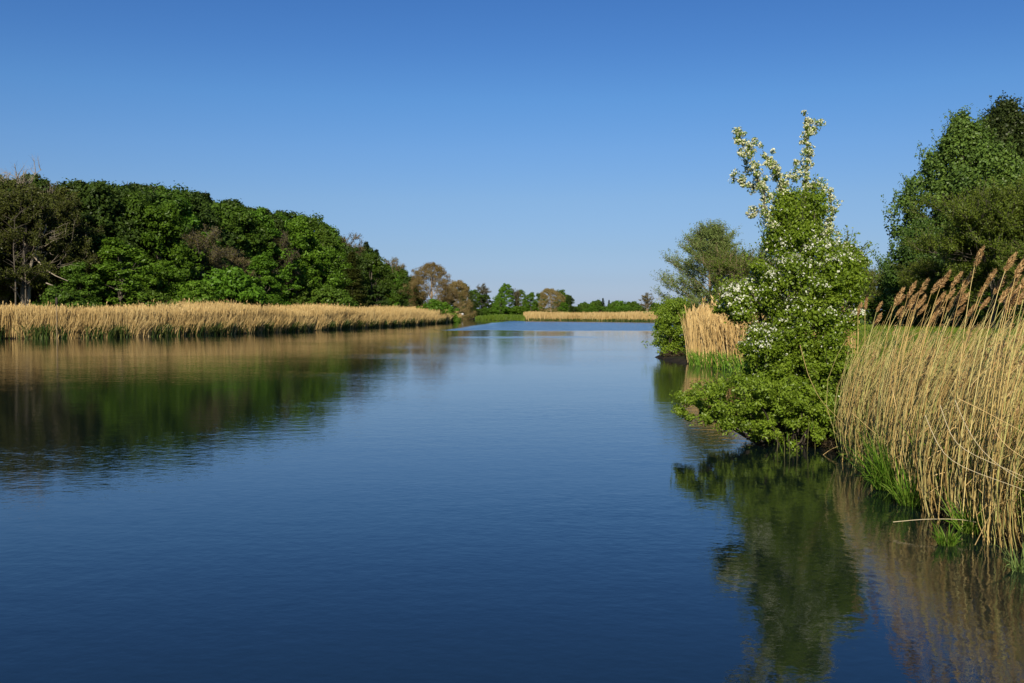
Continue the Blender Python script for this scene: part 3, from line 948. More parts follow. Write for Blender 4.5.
# far bank: golden reeds, a strip of green grass
pts = poly_sample(15000, (1, 38), (200, 262), lambda X, Y: (lambda d: (d > .1) & (d < 9))(sdist(X, Y)) & (X > 3.4 - .02 * (Y - 240)) & (Y > 185 + 0 * X), rng)
reed_bed('reed_bed', 'golden reed bed across the far bank of the river', pts, 1.1, 1.95, .08, M['strawfar'], rng, (.04, 0), .1, None)
pts = poly_sample(5000, (-11, 4.5), (236, 300), lambda X, Y: (lambda d: (d > .05) & (d < 8))(sdist(X, Y)) & (X < 3.4), rng)
reed_bed('grass', 'bright green grassy strip on the far bank left of the far reeds', pts, .3, 1.15, .12, M['lime'], rng, (0, 0), 0, None, .25)
pts = poly_sample(3000, (1, 38), (195, 262), lambda X, Y: (lambda d: (d > -.1) & (d < .7))(sdist(X, Y)) & (X > 3.2), rng)
reed_bed('sedge', 'thin green edge below the far golden reeds', pts, .3, .7, .12, M['sedge'], rng, (0, 0), 0, None, .25)

# marker pole in the left reeds
D = wdist(57) - .4
p = at(57, 339, D)
r = thing('marker_pole', 'thin upright pole with a dark tip in front of the left reeds', 'pole', (p[0], D, 0))
h_ = at(57, 297, D)[2]
tm = MB(); tm.tube([[0, 0, -.6], [.01, 0, h_ * .5], [0, 0, h_ - .5]], [.055, .045, .04], 6)
tm.build('pole', M['twig'], r)
tm = MB(); tm.tube([[0, 0, h_ - .62], [0, 0, h_ - .45], [0, 0, h_ - .1], [0, 0, h_]], [.05, .10, .09, .02], 8)
tm.build('tip', M['darkwood'], r)

# ------------------------------------------------------------------ beyond the spit and on the far bank
plant('wil', leafy_tree(21, 12, 5.2, .8, 'dome', 330, .85, 150, .15, M['brownbud'], M['twigred'], .12, .95, up=.1))
H0['wil'] = 12
Fz = [
 (432, 262, 236, 'wil', 1.0, 'willow_tree', 'large round brown willow coming into bud beyond the reed spit'),
 (455, 280, 262, 'wil', .9, 'willow_tree', 'brown shaded tree right of and behind the large round willow'),
 (412, 284, 238, 'bD', 1.2, 'broadleaf_tree', 'dark green tree at the left foot of the large round willow'),
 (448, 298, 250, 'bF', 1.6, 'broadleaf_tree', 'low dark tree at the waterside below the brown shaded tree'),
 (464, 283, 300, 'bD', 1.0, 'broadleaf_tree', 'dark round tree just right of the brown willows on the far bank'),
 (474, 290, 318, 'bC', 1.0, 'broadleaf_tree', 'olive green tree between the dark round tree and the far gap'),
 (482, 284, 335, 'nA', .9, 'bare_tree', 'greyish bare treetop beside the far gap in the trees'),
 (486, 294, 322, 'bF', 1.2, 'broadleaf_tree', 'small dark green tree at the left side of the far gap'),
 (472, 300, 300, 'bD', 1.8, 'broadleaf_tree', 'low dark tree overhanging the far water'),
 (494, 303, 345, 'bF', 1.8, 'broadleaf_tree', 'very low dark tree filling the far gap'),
 (505, 283.5, 312, 'bA', 1.05, 'broadleaf_tree', 'tall bright green tree in the far clump right of the gap'),
 (500, 296, 305, 'bE', 1.1, 'broadleaf_tree', 'small bright green tree at the foot of the tall bright far tree'),
 (515, 289, 318, 'nA', .8, 'bare_tree', 'brown bare tree directly right of the tall bright far tree'),
 (521, 290, 330, 'bC', .9, 'broadleaf_tree', 'grey green round tree in the middle of the far clump'),
 (531, 292, 305, 'bE', 1.25, 'broadleaf_tree', 'bright green spreading tree in the middle of the far clump'),
 (541, 293, 325, 'bC', 1.0, 'broadleaf_tree', 'mid green tree behind the bright spreading far tree'),
 (551, 288, 312, 'wil', 1.15, 'willow_tree', 'wide rounded olive brown tree near the right end of the far clump'),
 (562, 290, 330, 'bC', 1.1, 'broadleaf_tree', 'dark tree behind the wide rounded olive brown tree'),
 (569, 295, 312, 'bD', 1.1, 'broadleaf_tree', 'dark green tree at the right end of the far clump'),
 (564, 302, 300, 'bA', 1.6, 'broadleaf_tree', 'low bright green tree at the right foot of the far clump'),
]
for px, top, D, kind, wide, name, lab in Fz:
    put_at(name, kind, px, top, D, H0[kind], lab, 'tree', 'trees on the far bank', wide, rr)
# low line of trees on the horizon behind the far reeds
low = [(584, 302.5, 'bushd', 1.0), (590, 304, 'bush', 1.1), (597, 300.5, 'bushd', 1.0), (613, 302.5, 'bushd', .9), (620, 301, 'bush', 1.3), (630, 301.8, 'bush', 1.3), (638, 304.5, 'bushd', 1.0),
       (655, 303, 'bushd', 1.0), (664, 304, 'bush', 1.0), (676, 301, 'bushd', 1.1), (690, 302, 'bush', 1.1)]
words = ['first', 'second', 'third', 'fourth', 'fifth', 'sixth', 'seventh', 'eighth', 'ninth', 'tenth', 'eleventh']
for i, (px, top, kind, wide) in enumerate(low):
    put_at('broadleaf_tree', kind, px, top, 430 + 12 * (i % 3), 3.2, 'low hazy green tree on the horizon behind the far reeds, %s from the left' % words[i], 'tree', 'low trees on the horizon', wide, rr)
put_at('conifer', 'cA', 603, 297.5, 440, 13, 'taller narrow conifer in the low horizon trees, left one of two', 'tree', 'low trees on the horizon', 1.0, rr)
put_at('conifer', 'cA', 609, 299.5, 440, 13, 'shorter narrow conifer in the low horizon trees, right one of two', 'tree', 'low trees on the horizon', 1.0, rr)
put_at('bare_tree', 'nB', 647, 292, 360, 12, 'greyish pink bare tree on the horizon left of the waterside bush', 'tree', None, 1.2, rr)

for i in range(34):
    px = 462 + i * 6.3 + rr.uniform(-2, 2)
    D = 322 + rr.uniform(-8, 12) + (60 if px > 575 else 0)
    put_at('bush', rr.choice(['bushd', 'bush']), px, 308 + rr.uniform(-2, 1), D, 3.2, 'low green bush in the undergrowth line below the far trees', 'bush', 'undergrowth below the far trees', 1.8, rr)
# two small white boards under the far trees
for px, lab in ((459.3, 'left one of two small white boards under the dark far trees'), (462.2, 'right one of two small white boards under the dark far trees')):
    D = 246.0
    p = at(px, 314, D)
    gz = H1(p[0], D)
    r = thing('sign_board', lab, 'sign', (p[0], D, max(gz, 0) - .05), 'small white boards under the far trees')
    z = p[2] - max(gz, 0)
    tm = MB(); tm.tube([[0, .04, 0], [0, .04, z + .2]], [.04, .04], 5); tm.build('post', M['darkwood'], r)
    w_, h2 = .28, .24
    tm = MB(); bx = np.array([[x, y, z_] for y in (-.02, .02) for z_ in (z - h2, z + h2) for x in (-w_, w_)])
    tm.quads(bx, [[0, 1, 3, 2], [4, 6, 7, 5], [0, 4, 5, 1], [2, 3, 7, 6], [0, 2, 6, 4], [1, 5, 7, 3]], .5)
    tm.build('board', M['whitepaint'], r)

# ------------------------------------------------------------------ right bank, middle distance
def shoots(cmb, tmb, C, R_, cnt, rg, leaf, Lmin, Lmax, up=.5, nl=16):
    """leafy twigs standing out of a crown"""
    i = rg.integers(0, len(C), cnt)
    cen = C.mean(0)
    o_ = C[i] - cen; o_ /= (np.linalg.norm(o_, axis=1, keepdims=True) + .2)
    d = o_ + unit(cnt, rg) * .6 + np.array([0, 0, up]); d /= np.linalg.norm(d, axis=1, keepdims=True)
    q = C[i] + d * R_[i][:, None] * .4
    L = rg.uniform(Lmin, Lmax, cnt)
    P = q[:, None] + d[:, None] * (L[:, None] * np.array([0, .5, 1.0]))[..., None] + np.array([0, 0, .08]) * (L[:, None] * np.array([0, .3, 1.0]))[..., None]
    tmb.stems(P, np.tile([.006, .004, .002], (cnt, 1)), np.full(cnt, .5))
    w = np.repeat(np.arange(cnt), nl); u = rg.uniform(.1, 1.05, len(w))
    pts_ = q[w] + d[w] * (L[w] * u)[:, None] + rg.normal(size=(len(w), 3)) * leaf * .5
    s_ = leaf * rg.uniform(.6, 1.15, len(w))
    cmb.leaves(pts_, unit(len(w), rg) + [0, 0, .5], s_, s_ * .55, rg, axis=d[w] + unit(len(w), rg) * .6)


# waterside bush left of the golden reeds
def blob_bush(name, label, cat, D, pxy, depth, leaf, nper, mat, seed, flat=.8, base=None, extra=None, stemmat='bark', lr_px=(9, 16), shell=.35):
    """bush whose clumps (px, py, r px) were measured at distance D; depth = half thickness in metres"""
    rg = np.random.default_rng(seed)
    sc = D / F_PX
    bx = base or (np.mean([q[0] for q in pxy]), max(q[1] for q in pxy))
    p0 = at(bx[0], bx[1], D)
    org = np.array([p0[0], D, max(H1(p0[0], D), -.1)])
    r = thing(name, label, cat, tuple(org))
    C, R = [], []
    for (x, y, rad) in pxy:
        k = 3
        for j in range(k):
            dz = rg.uniform(-1, 1) * depth
            q = at(x + rg.normal() * rad * .3, y + rg.normal() * rad * .3, D) + np.array([0, dz, 0])
            C.append(q - org); R.append(rad * sc * rg.uniform(.7, 1.05))
    C = np.array(C); R = np.array(R)
    cm = MB(); lobe_leaves(cm, rg, C, R, nper, leaf, flat=flat, shell=shell, up=.3, asp=.5, jitter=.9, fuzz=.8)
    tm = MB()
    shoots(cm, tm, C, R, max(60, len(C) // 2), rg, leaf * 1.05, 3 * leaf, 7 * leaf, .3)
    cm.build('crown', mat, r)
    for j in rg.choice(len(C), min(24, len(C)), replace=False):
        limb(tm, [rg.normal() * .1, rg.normal() * .1, -.15], C[j], .03, .008, rg, 5, 4)
    tm.build('stems', M[stemmat], r)
    return r


rg = np.random.default_rng(91)
pb = []
for y in range(302, 362, 6):
    x0 = np.interp(y, [300, 315, 335, 355], [668, 657, 656, 661]); x1 = np.interp(y, [300, 320, 340, 355], [686, 688, 688, 684])
    for x in np.arange(x0 + 4, x1, 6):
        pb.append((x, y, 5.2))
blob_bush('waterside_bush', 'upright bright green bush at the waterline left of the golden reed clump', 'bush', 47.5, pb, 1.0, .11, 120, M['sprawl'], 31, base=(672, 354))
# dark root tangle at its foot
p = at(677, 351, 46.2)
r = thing('root_tangle', 'dark brown tangle of roots at the waterline under the upright bush', 'roots', (p[0], 46.2, 0))
tm = MB(); rg = np.random.default_rng(8)
for j in range(90):
    a = rg.random() * 6.28; q = np.array([rg.normal() * .25, rg.normal() * .2, rg.uniform(0, .35)])
    e = q + np.array([math.cos(a) * .4, math.sin(a) * .3, rg.uniform(-.3, .2)])
    limb(tm, q, e, .022, .008, rg, 4, 4, .3)
tm.build('roots', M['litter'], r)

pts = poly_sample(5200, (6.5, 14), (35, 47), lambda X, Y: (lambda d: (d > .05) & (d < 3.6))(sdist(X, Y)) & (Y > 34) & (X / Y > .176), rng)
reed_bed('reed_bed', 'golden reed clump between the upright bush and the white flowering hawthorn', pts, 1.3, 2.05, .028, M['straw'], rng, (.04, 0), .25, M['straw'], .12)
pts = poly_sample(1600, (6, 12), (30, 46), lambda X, Y: (lambda d: (d > -.05) & (d < .5))(sdist(X, Y)) & (X / Y > .178), rng)
reed_bed('sedge', 'green shoots at the foot of the golden reed clump', pts, .2, .6, .03, M['grass'], rng, (-.1, 0), 0, None, .3)

# pale grey-green willow behind
plant('pw', ascending_tree(57, 8.5, 3.2, 80, 3600, 20, .11, M['twig'], M['willow']))
put_at('willow_tree', 'pw', 710, 214, 62, 8.5, 'airy grey green willow with sky showing through, behind the golden reed clump', 'tree', None, 1.15, rr)
plant('ol', twiggy_tree(52, 6.0, 2.6, .4, 2600, M['twig'], M['lime'], 8, .10, 'ball', 10, .02, 4, .8))
plant('ol2', twiggy_tree(53, 6.0, 2.6, .4, 3200, M['twig'], M['olivegreen'], 14, .11, 'ball', 10, .02, 4, .8))
put_at('shrub', 'ol', 738, 250, 58, 6, 'yellow green shrub between the airy willow and the hawthorn', 'bush', None, 1.0, rr)
put_at('shrub', 'ol2', 762, 252, 62, 6, 'brownish olive shrub directly behind the left side of the hawthorn', 'bush', None, .9, rr)
put_at('shrub', 'ol2', 876, 264, 60, 6, 'olive shrub behind the right shoulder of the hawthorn', 'bush', None, .9, rr)
put_at('shrub', 'ol', 856, 280, 52, 6, 'low yellow green shrub against the right side of the hawthorn', 'bush', None, 1.0, rr)
put_at('shrub', 'ol2', 900, 275, 50, 6, 'dark olive shrub at the left foot of the tall poplars', 'bush', None, 1.0, rr)

# tall dark poplars
def poplar(seed, Hh, R, mat, n_lobes=230):
    rg = np.random.default_rng(seed)
    C = []
    ph = rg.random(4) * 6.28
    while len(C) < n_lobes:
        t = rg.random(); a = rg.random() * 6.28
        pr = min(1, (1 - t) * 2.6) ** .7 * (.72 + .28 * math.sin(t * 2.6 + .5))
        pr *= 1 + .22 * math.sin(2 * a + ph[0] + 4 * t) + .14 * math.sin(4 * a + ph[1] + 11 * t)
        r_ = R * pr * (.35 + .65 * rg.random() ** .45)
        C.append((r_ * math.cos(a), r_ * math.sin(a), .6 + (Hh - 1.1) * t))
    C = np.array(C)
    Rr = rg.uniform(.28, .62, len(C))
    cm = MB()
    lobe_leaves(cm, rg, C, Rr, 170, .15, flat=1.15, shell=.25, up=.15, asp=.7)
    # upright shoots with leaves all the way up
    k = 420
    i = rg.integers(0, len(C), k)
    out_ = C[i] * np.array([1, 1, 0]); out_ /= (np.linalg.norm(out_, axis=1, keepdims=True) + .2)
    q = C[i] + out_ * Rr[i][:, None] * .7
    d = out_ * .35 + np.array([0, 0, 1]) + rg.normal(size=(k, 3)) * .15
    L = rg.uniform(.5, 1.05, k)
    m_ = 26
    u = rg.random((k, m_))
    P = q[:, None] + d[:, None] * (L[:, None] * u)[..., None] + rg.normal(size=(k, m_, 3)) * .055
    P = P.reshape(-1, 3)
    s = .11 * rg.uniform(.6, 1.2, len(P))
    cm.leaves(P, unit(len(P), rg), s, s * .6, rg)
    tm = MB()
    T = np.array([[0, 0, -.3], [.1, 0, Hh * .3], [-.1, .1, Hh * .6], [0, 0, Hh * .93]])
    tm.tube(T, [Hh * .02, Hh * .016, Hh * .01, .02], 8)
    for j in range(46):
        c = C[rg.integers(0, len(C))]
        f = np.clip(c[2] / Hh * .65, .08, .9)
        q = np.array([np.interp(f, [0, .32, .64, 1], T[:, a_]) for a_ in range(3)])
        limb(tm, q, c, .07 * (1.1 - f), .015, rg, 5, 5)
    return tm.mesh('trunk', M['bark'], True), cm.mesh('crown', mat)


plant('popA', poplar(61, 11, 3.0, M['poplar'], 430)); plant('popB', poplar(62, 11, 3.0, M['poplardark'], 430)); plant('popC', poplar(63, 5, 1.5, M['poplar'], 130))
put_at('poplar_tree', 'popA', 963, 110, 46, 11, 'tall leafy poplar with jagged left edge, left of the two tallest trees on the right', 'tree', 'tall dark poplars on the right', 1.0, rr)
put_at('poplar_tree', 'popB', 1004, 96, 49, 11.0, 'tallest dark green poplar rising at the right picture edge', 'tree', 'tall dark poplars on the right', 1.05, rr)
put_at('poplar_tree', 'popB', 1062, 120, 52, 11.0, 'dark poplar half cut off beyond the right picture edge', 'tree', 'tall dark poplars on the right', 1.1, rr)
put_at('poplar_tree', 'popC', 922, 225, 44, 5, 'short blue green poplar at the left foot of the tall ones', 'tree', None, 1.0, rr)
put_at('poplar_tree', 'popC', 955, 240, 45, 5, 'short poplar under the tall left poplar, half hidden by reed plumes', 'tree', None, 1.2, rr)
plant('ol3', twiggy_tree(54, 5.2, 2.9, .2, 5200, M['bark'], M['olivegreen'], 24, .085, 'ball', 12, .016, 5, .9))
put_at('shrub', 'ol3', 1000, 198, 36, 5.2, 'broad rounded olive green shrub in front of the poplars at the right edge', 'bush', None, 1.0, rr)
put_at('shrub', 'ol3', 952, 262, 40, 5.2, 'low dark olive shrub just above the reed plumes', 'bush', None, 1.5, rr)
put_at('shrub', 'ol2', 1040, 240, 33, 6, 'olive shrub partly beyond the right picture edge', 'bush', None, 1.2, rr)
for px, top, D in ((905, 290, 47), (975, 285, 46), (1020, 280, 44)):
    put_at('shrub', 'bushd', px, top, D, 3.2, {905: 'low dark bush on the field edge behind the leftmost plumes', 975: 'low dark bush on the field edge under the short poplars', 1020: 'low dark bush on the field edge at the right picture edge'}[px], 'bush', None, 2.0, rr)

# ------------------------------------------------------------------ the flowering hawthorn
HD = 17.6
rg = np.random.default_rng(101)
hbase = at(795, 436, HD)
horg = np.array([hbase[0] + .15, HD + .2, H1(hbase[0] + .15, HD + .2)])
horg[2] = max(horg[2], 0) - .05
haw = thing('hawthorn', 'tall hawthorn with white blossom on upright sprays, leaning over the right waterline', 'tree', tuple(horg))
rowsL = ([205, 225, 240, 260, 275, 290, 305, 320, 340, 360, 380, 400, 420, 435], [770, 760, 755, 757, 748, 738, 742, 748, 744, 738, 738, 736, 742, 756])
rowsR = ([205, 225, 240, 260, 275, 290, 305, 320, 340, 360, 380, 400, 420, 435], [828, 832, 832, 862, 866, 866, 864, 862, 858, 856, 852, 850, 846, 838])
lobes = []
for y in np.arange(200, 437, 8.0):
    x0 = np.interp(y, *rowsL); x1 = np.interp(y, *rowsR)
    half = (x1 - x0) / 2; cx = (x0 + x1) / 2
    nrow = int(max(4, (x1 - x0) / 8 * 1.6))
    for j in range(nrow):
        a = rg.random() * 6.28; q = rg.random() ** .45
        rr_ = min(rg.uniform(8, 15), half * .55)
        x = cx + math.cos(a) * q * (half - rr_ * .75)
        dz = math.sin(a) * q * min(half / F_PX * HD, 1.0) * .95
        lobes.append((x, y + rg.uniform(-5, 5), rr_, dz))
# side sprays
for (x, y, rad) in [(846, 250, 10), (852, 256, 9), (843, 262, 11), (858, 266, 8), (866, 258, 4), (740, 290, 8), (730, 292, 7), (726, 300, 7), (735, 305, 9), (745, 315, 10), (755, 335, 10), (733, 314, 8), (724, 308, 6), (852, 262, 10), (838, 256, 9), (740, 300, 9), (748, 345, 8),
                    (755, 268, 5), (763, 275, 7), (770, 285, 8)]:
    for k in range(5):
        lobes.append((x + rg.normal() * 2, y + rg.normal() * 2, rad, rg.uniform(-.35, .35)))
C = np.array([at(x, y, HD) + [0, dz, 0] for x, y, r_, dz in lobes]) - horg
R_ = np.array([q[2] for q in lobes]) * HD / F_PX
cm = MB()
keepL = rg.random(len(C)) > .12
C, R_ = C[keepL], R_[keepL] * rg.uniform(.45, 1.15, keepL.sum())
lobe_leaves(cm, rg, C, R_, 350, .049, flat=.95, shell=.1, up=.3, asp=.62, jitter=.8, fuzz=.7)





# blossom sprays (upright spires)
spires = [
 [(772, 232), (768, 217), (762, 207), (763, 196), (758, 186), (754, 176), (752, 168), (746, 156), (740, 147), (737, 130)],
 [(758, 188), (746, 183), (735, 176)],
 [(757, 184), (762, 182), (768, 180)],
 [(744, 154), (749, 146), (753, 143)],
 [(752, 168), (743, 164)],
 [(762, 209), (755, 213), (749, 215)],
 [(786, 222), (784, 205), (782, 189), (777, 176), (769, 159), (763, 150)],
 [(776, 172), (765, 167)],
 [(783, 192), (790, 178), (796, 173)],
 [(804, 225), (803, 200), (803, 180), (804, 172), (807, 156), (804, 146), (806, 130), (803, 115)],
 [(806, 136), (811, 130), (817, 125)],
 [(804, 168), (800, 161)],
 [(826, 236), (829, 212), (828, 200), (824, 188), (815, 186), (806, 187)],
]
tmh = MB()
BL = MB()
trunk_top = np.array([[0, 0, -.2], [.05, .1, .6], [-.1, .05, 1.5], [-.05, 0, 2.6], [0, 0, 3.8]])
tmh.tube(trunk_top, [.13, .11, .085, .05, .02], 8, 0)
for a0 in ((-.25, .1), (.3, .15), (.12, -.2), (-.12, -.25)):
    tmh.tube([[a0[0] * .6, a0[1], -.2], [a0[0], a0[1], .5], [a0[0] * 2.2, a0[1], 1.3], [a0[0] * 3, a0[1], 2.4]], [.07, .06, .045, .015], 6)
for j in range(70):
    c = C[rg.integers(0, len(C))]
    f = np.clip(c[2] / 4.6 * .7, .08, .95)
    q = np.array([np.interp(f * 3.8, trunk_top[:, 2], trunk_top[:, a_]) for a_ in range(3)])
    limb(tmh, q, c, .03, .006, rg, 6, 5)


shoots(cm, tmh, C, R_, 420, rg, .055, .18, .42)


def blossoms(P, Nn, kk, size, mi):
    """each cluster is a corymb of small petals round a point"""
    n_ = len(P)
    w = np.repeat(np.arange(n_), kk)
    d = unit(n_ * kk, rg) + Nn[w] * .8
    d /= np.linalg.norm(d, axis=1, keepdims=True)
    q = P[w] + d * (size[w] * rg.uniform(.35, .55, len(w)))[:, None]
    s = size[w] * rg.uniform(.45, .75, len(w))
    BL.leaves(q, d + rg.normal(size=(len(w), 3)) * .35, s, s * .85, rg, mi, cup=.1)


for sp in spires:
    d0 = rg.uniform(-.25, .25)
    P3 = np.array([at(x, y, HD) + [0, d0, 0] for x, y in sp]) - horg
    tmh.tube(P3, np.linspace(.016, .005, len(P3)), 5)
    L = np.concatenate([[0], np.cumsum(np.linalg.norm(np.diff(P3, axis=0), axis=1))])
    n_ = max(3, int(L[-1] / .030))
    u = np.linspace(0, L[-1], n_) + rg.normal(size=n_) * .015
    q = np.stack([np.interp(u, L, P3[:, a_]) for a_ in range(3)], -1) + rg.normal(size=(n_, 3)) * .048
    kb = rg.random(n_) > .08
    q = q[kb]; rb = rg.uniform(.030, .098, len(q)) * np.interp(u[kb] / L[-1], [0, .8, 1], [1.15, .95, .75])
    # leaves inside each tuft of blossom
    w = np.repeat(np.arange(len(q)), 26)
    dl = unit(len(w), rg)
    cm.leaves(q[w] + dl * (rb[w] * rg.uniform(.2, 1.05, len(w)))[:, None], dl + unit(len(w), rg) * .6, .045, .028, rg)
    w = np.repeat(np.arange(len(q)), 11)
    dl = unit(len(w), rg); dl[:, 2] = dl[:, 2] * .7 + .15
    blossoms(q[w] + dl * (rb[w] * rg.uniform(.75, 1.05, len(w)))[:, None], dl, 6, rg.uniform(.024, .05, len(w)), 1)
# blossom scattered in drifts on the crown
drifts = [(735, 295, 14, 90), (745, 312, 16, 110), (758, 330, 14, 60), (772, 300, 14, 60), (785, 290, 16, 80), (800, 275, 16, 90), (790, 265, 14, 60), (812, 260, 14, 80), (822, 245, 12, 80), (828, 215, 8, 70), (826, 232, 8, 60),
          (848, 256, 12, 90), (775, 262, 10, 50), (770, 275, 8, 40), (780, 250, 10, 30), (785, 235, 10, 24), (755, 345, 10, 30), (768, 330, 12, 40), (790, 330, 16, 26), (815, 318, 14, 20), (838, 320, 12, 24), (835, 308, 8, 14),
          (857, 312, 6, 24), (770, 355, 16, 18), (800, 360, 24, 18), (750, 278, 8, 40), (762, 288, 10, 50), (776, 316, 12, 40), (728, 292, 6, 36), (738, 283, 6, 30), (825, 262, 10, 26), (793, 305, 14, 40), (806, 292, 12, 40), (815, 225, 10, 18)]
crc = C + horg
for (x, y, rad, cnt) in drifts:
    pxs = 512 + crc[:, 0] / crc[:, 1] * F_PX; pys = HOR - (crc[:, 2] - CAM_H) / crc[:, 1] * F_PX
    near = np.where((np.hypot(pxs - x, pys - y) < rad * 1.5))[0]
    if len(near) == 0: continue
    cnt = int(cnt * 3.6)
    i = near[rg.integers(0, len(near), cnt)]
    d = unit(cnt, rg); d[:, 2] = np.abs(d[:, 2]) * .7; d[:, 1] -= .3
    d /= np.linalg.norm(d, axis=1, keepdims=True)
    q = C[i] + d * (R_[i] * rg.uniform(.9, 1.15, cnt))[:, None]
    blossoms(q, d, 6, rg.uniform(.022, .055, cnt), 0)
i = rg.integers(0, len(C), 500)
d = unit(500, rg); d[:, 2] = np.abs(d[:, 2])
keep = rg.random(500) < np.clip(C[i, 2] / 4.0, .05, 1)
blossoms((C[i] + d * R_[i][:, None] * 1.05)[keep], d[keep], 6, rg.uniform(.03, .05, 500)[keep], 0)
tmh.build('trunk', M['bark'], haw)
cm.build('crown', M['haw'], haw)
BL.build('blossom', [M['blossom'], M['blossomcream']], haw)

# low sprawling bush in front, hanging over the water
SD = 16.6
pb = []
rg = np.random.default_rng(77)
loX = [668, 685, 705, 725, 745, 770, 800, 830, 845]
topY = [408, 397, 385, 380, 378, 381, 385, 392, 405]
botY = [412, 419, 424, 428, 433, 438, 436, 434, 431]
for x in np.arange(682, 842, 7.0):
    y0 = np.interp(x, loX, topY); y1 = np.interp(x, loX, botY)
    for y in np.arange(y0 + 5, y1 - 2, 8):
        if rg.random() < .8: pb.append((x + rg.normal() * 3, y + rg.normal() * 3, rg.uniform(3.5, 9)))
blob_bush('low_bush', 'low yellow green bush sprawling over the water at the foot of the hawthorn', 'bush', SD, pb, .75, .056, 125, M['sprawl'], 78, flat=.8, base=(790, 437), stemmat='darkwood', shell=.2)
# bare stems and a few young shoots standing in the water under the bush
sh = [(790, 433, 455, 2), (797, 436, 456, 1), (806, 420, 452, -3), (816, 418, 450, 4), (822, 424, 446, 2), (776, 436, 452, -2), (832, 420, 448, 3), (784, 437, 458, 0)]
for k, (x, y0, y1, ln) in enumerate(sh):
    D = CAM_H * F_PX / (y1 - HOR)
    a = at(x, y1, D); b_ = at(x - ln, y0, D + .1)
    r = thing('reed_shoot', 'bare upright reed shoot standing in the dark water under the hawthorn', 'reed', (a[0], D, 0), 'reed shoots under the hawthorn')
    tm = MB(); v = np.array(b_) - [a[0], D, 0]
    tm.tube([[0, 0, -.3], v * .5 + [0.01, 0, 0], v], [.007, .006, .004], 5, 0, .8)
    tm.build('stem', M['sedge'], r)
    tm = MB(); kk = 1
    C_ = np.array([v * u for u in rg.uniform(.3, 1.0, kk)]); tm.leaves(C_ + rg.normal(size=(kk, 3)) * .03, unit(kk, rg), .16, .014, rg, axis=np.tile([.3, 0, 1.0], (kk, 1)))
    tm.build('leaf', M['grass'], r)

# ------------------------------------------------------------------ near reeds on the right bank


def near_bank(X, Y, a, b_):
    d = sdist(X, Y)
    return (d > a) & (d < b_) & (X > 3.9) & (X / Y > .333)


rg = np.random.default_rng(200)
mb = MB()
n_ = 3500
pts = poly_sample(n_, (3.9, 11), (6.5, 16.4), lambda X, Y: near_bank(X, Y, -.22, 2.6) & (X / Y < .66) & (rg.random(X.shape) < (1.15 - .3 * sdist(X, Y))), rg)
gz = np.maximum(height(pts[:, 0], pts[:, 1]), -.05)
h_ = rg.uniform(.95, 1.85, n_) + .4 * (rg.random(n_) < .12) - .25 * np.maximum(0, gz - .3)
t = np.array([0, .2, .42, .65, .85, 1.0])
K = len(t)
leanx = .17 + .07 * rg.normal(size=n_) + .035 * (pts[:, 0] - 4.8)
leany = .04 * rg.normal(size=n_)
curve = -.085 + rg.normal(size=n_) * .03
P = np.zeros((n_, K, 3))
P[:, :, 0] = pts[:, 0][:, None] + h_[:, None] * (leanx[:, None] * t ** 1.6 - .05 * t[None] + curve[:, None] * np.sin(t * 3.1))
P[:, :, 1] = pts[:, 1][:, None] + h_[:, None] * leany[:, None] * t ** 1.5
P[:, :, 2] = gz[:, None] - .05 + h_[:, None] * t * (1 - .5 * leanx[:, None] ** 2)
Rr = rg.uniform(.0036, .0072, n_)[:, None] * np.linspace(1, .45, K)[None]
rnd = rg.random(n_) ** 1.1
mb.stems(P, Rr, rnd, 0)
# dry leaves hanging from the stems
q_n = 3600
i = rg.integers(0, n_, q_n); seg = rg.integers(0, K - 3, q_n); fr = rg.random(q_n)[:, None]
q = P[i, seg] * (1 - fr) + P[i, seg + 1] * fr
ang = rg.random(q_n) * 6.28
L = rg.uniform(.12, .38, q_n)
dirv = np.stack([np.cos(ang) * .5 + .25, np.sin(ang) * .45, rg.uniform(.3, 1.0, q_n)], -1)
tt = np.array([0, .5, 1.0])
LP = q[:, None] + dirv[:, None] * (L[:, None] * tt)[..., None] - np.array([0, 0, 1]) * (L[:, None] * tt ** 2 * rg.uniform(.1, .8, q_n)[:, None])[..., None]
side = np.cross(dirv, unit(q_n, rg)); side /= np.linalg.norm(side, axis=1, keepdims=True)
mb.ribbons(LP, rg.uniform(.006, .013, q_n)[:, None] * np.array([.6, 1, .1])[None], side, rg.random(q_n), 1)
# small ragged plumes on the shorter stems
pl = np.where((rg.random(n_) < .05))[0]
kk = 26
w = np.repeat(pl, kk)
u = rg.random(len(w))
ax = P[w, -1] - P[w, -2]; ax /= np.linalg.norm(ax, axis=1, keepdims=True)
q = P[w, -1] + ax * (u * .16 - .03)[:, None] + rg.normal(size=(len(w), 3)) * (.012)
s = rg.uniform(.03, .06, len(w))
mb.leaves(q, unit(len(w), rg), s, s * .28, rg, 2, axis=ax + np.array([.5, 0, 0]))
tag(mb.build('reeds', [M['stem'], M['straw'], M['plume']]), 'dense straw coloured reeds crowding the near right bank', kind='stuff')

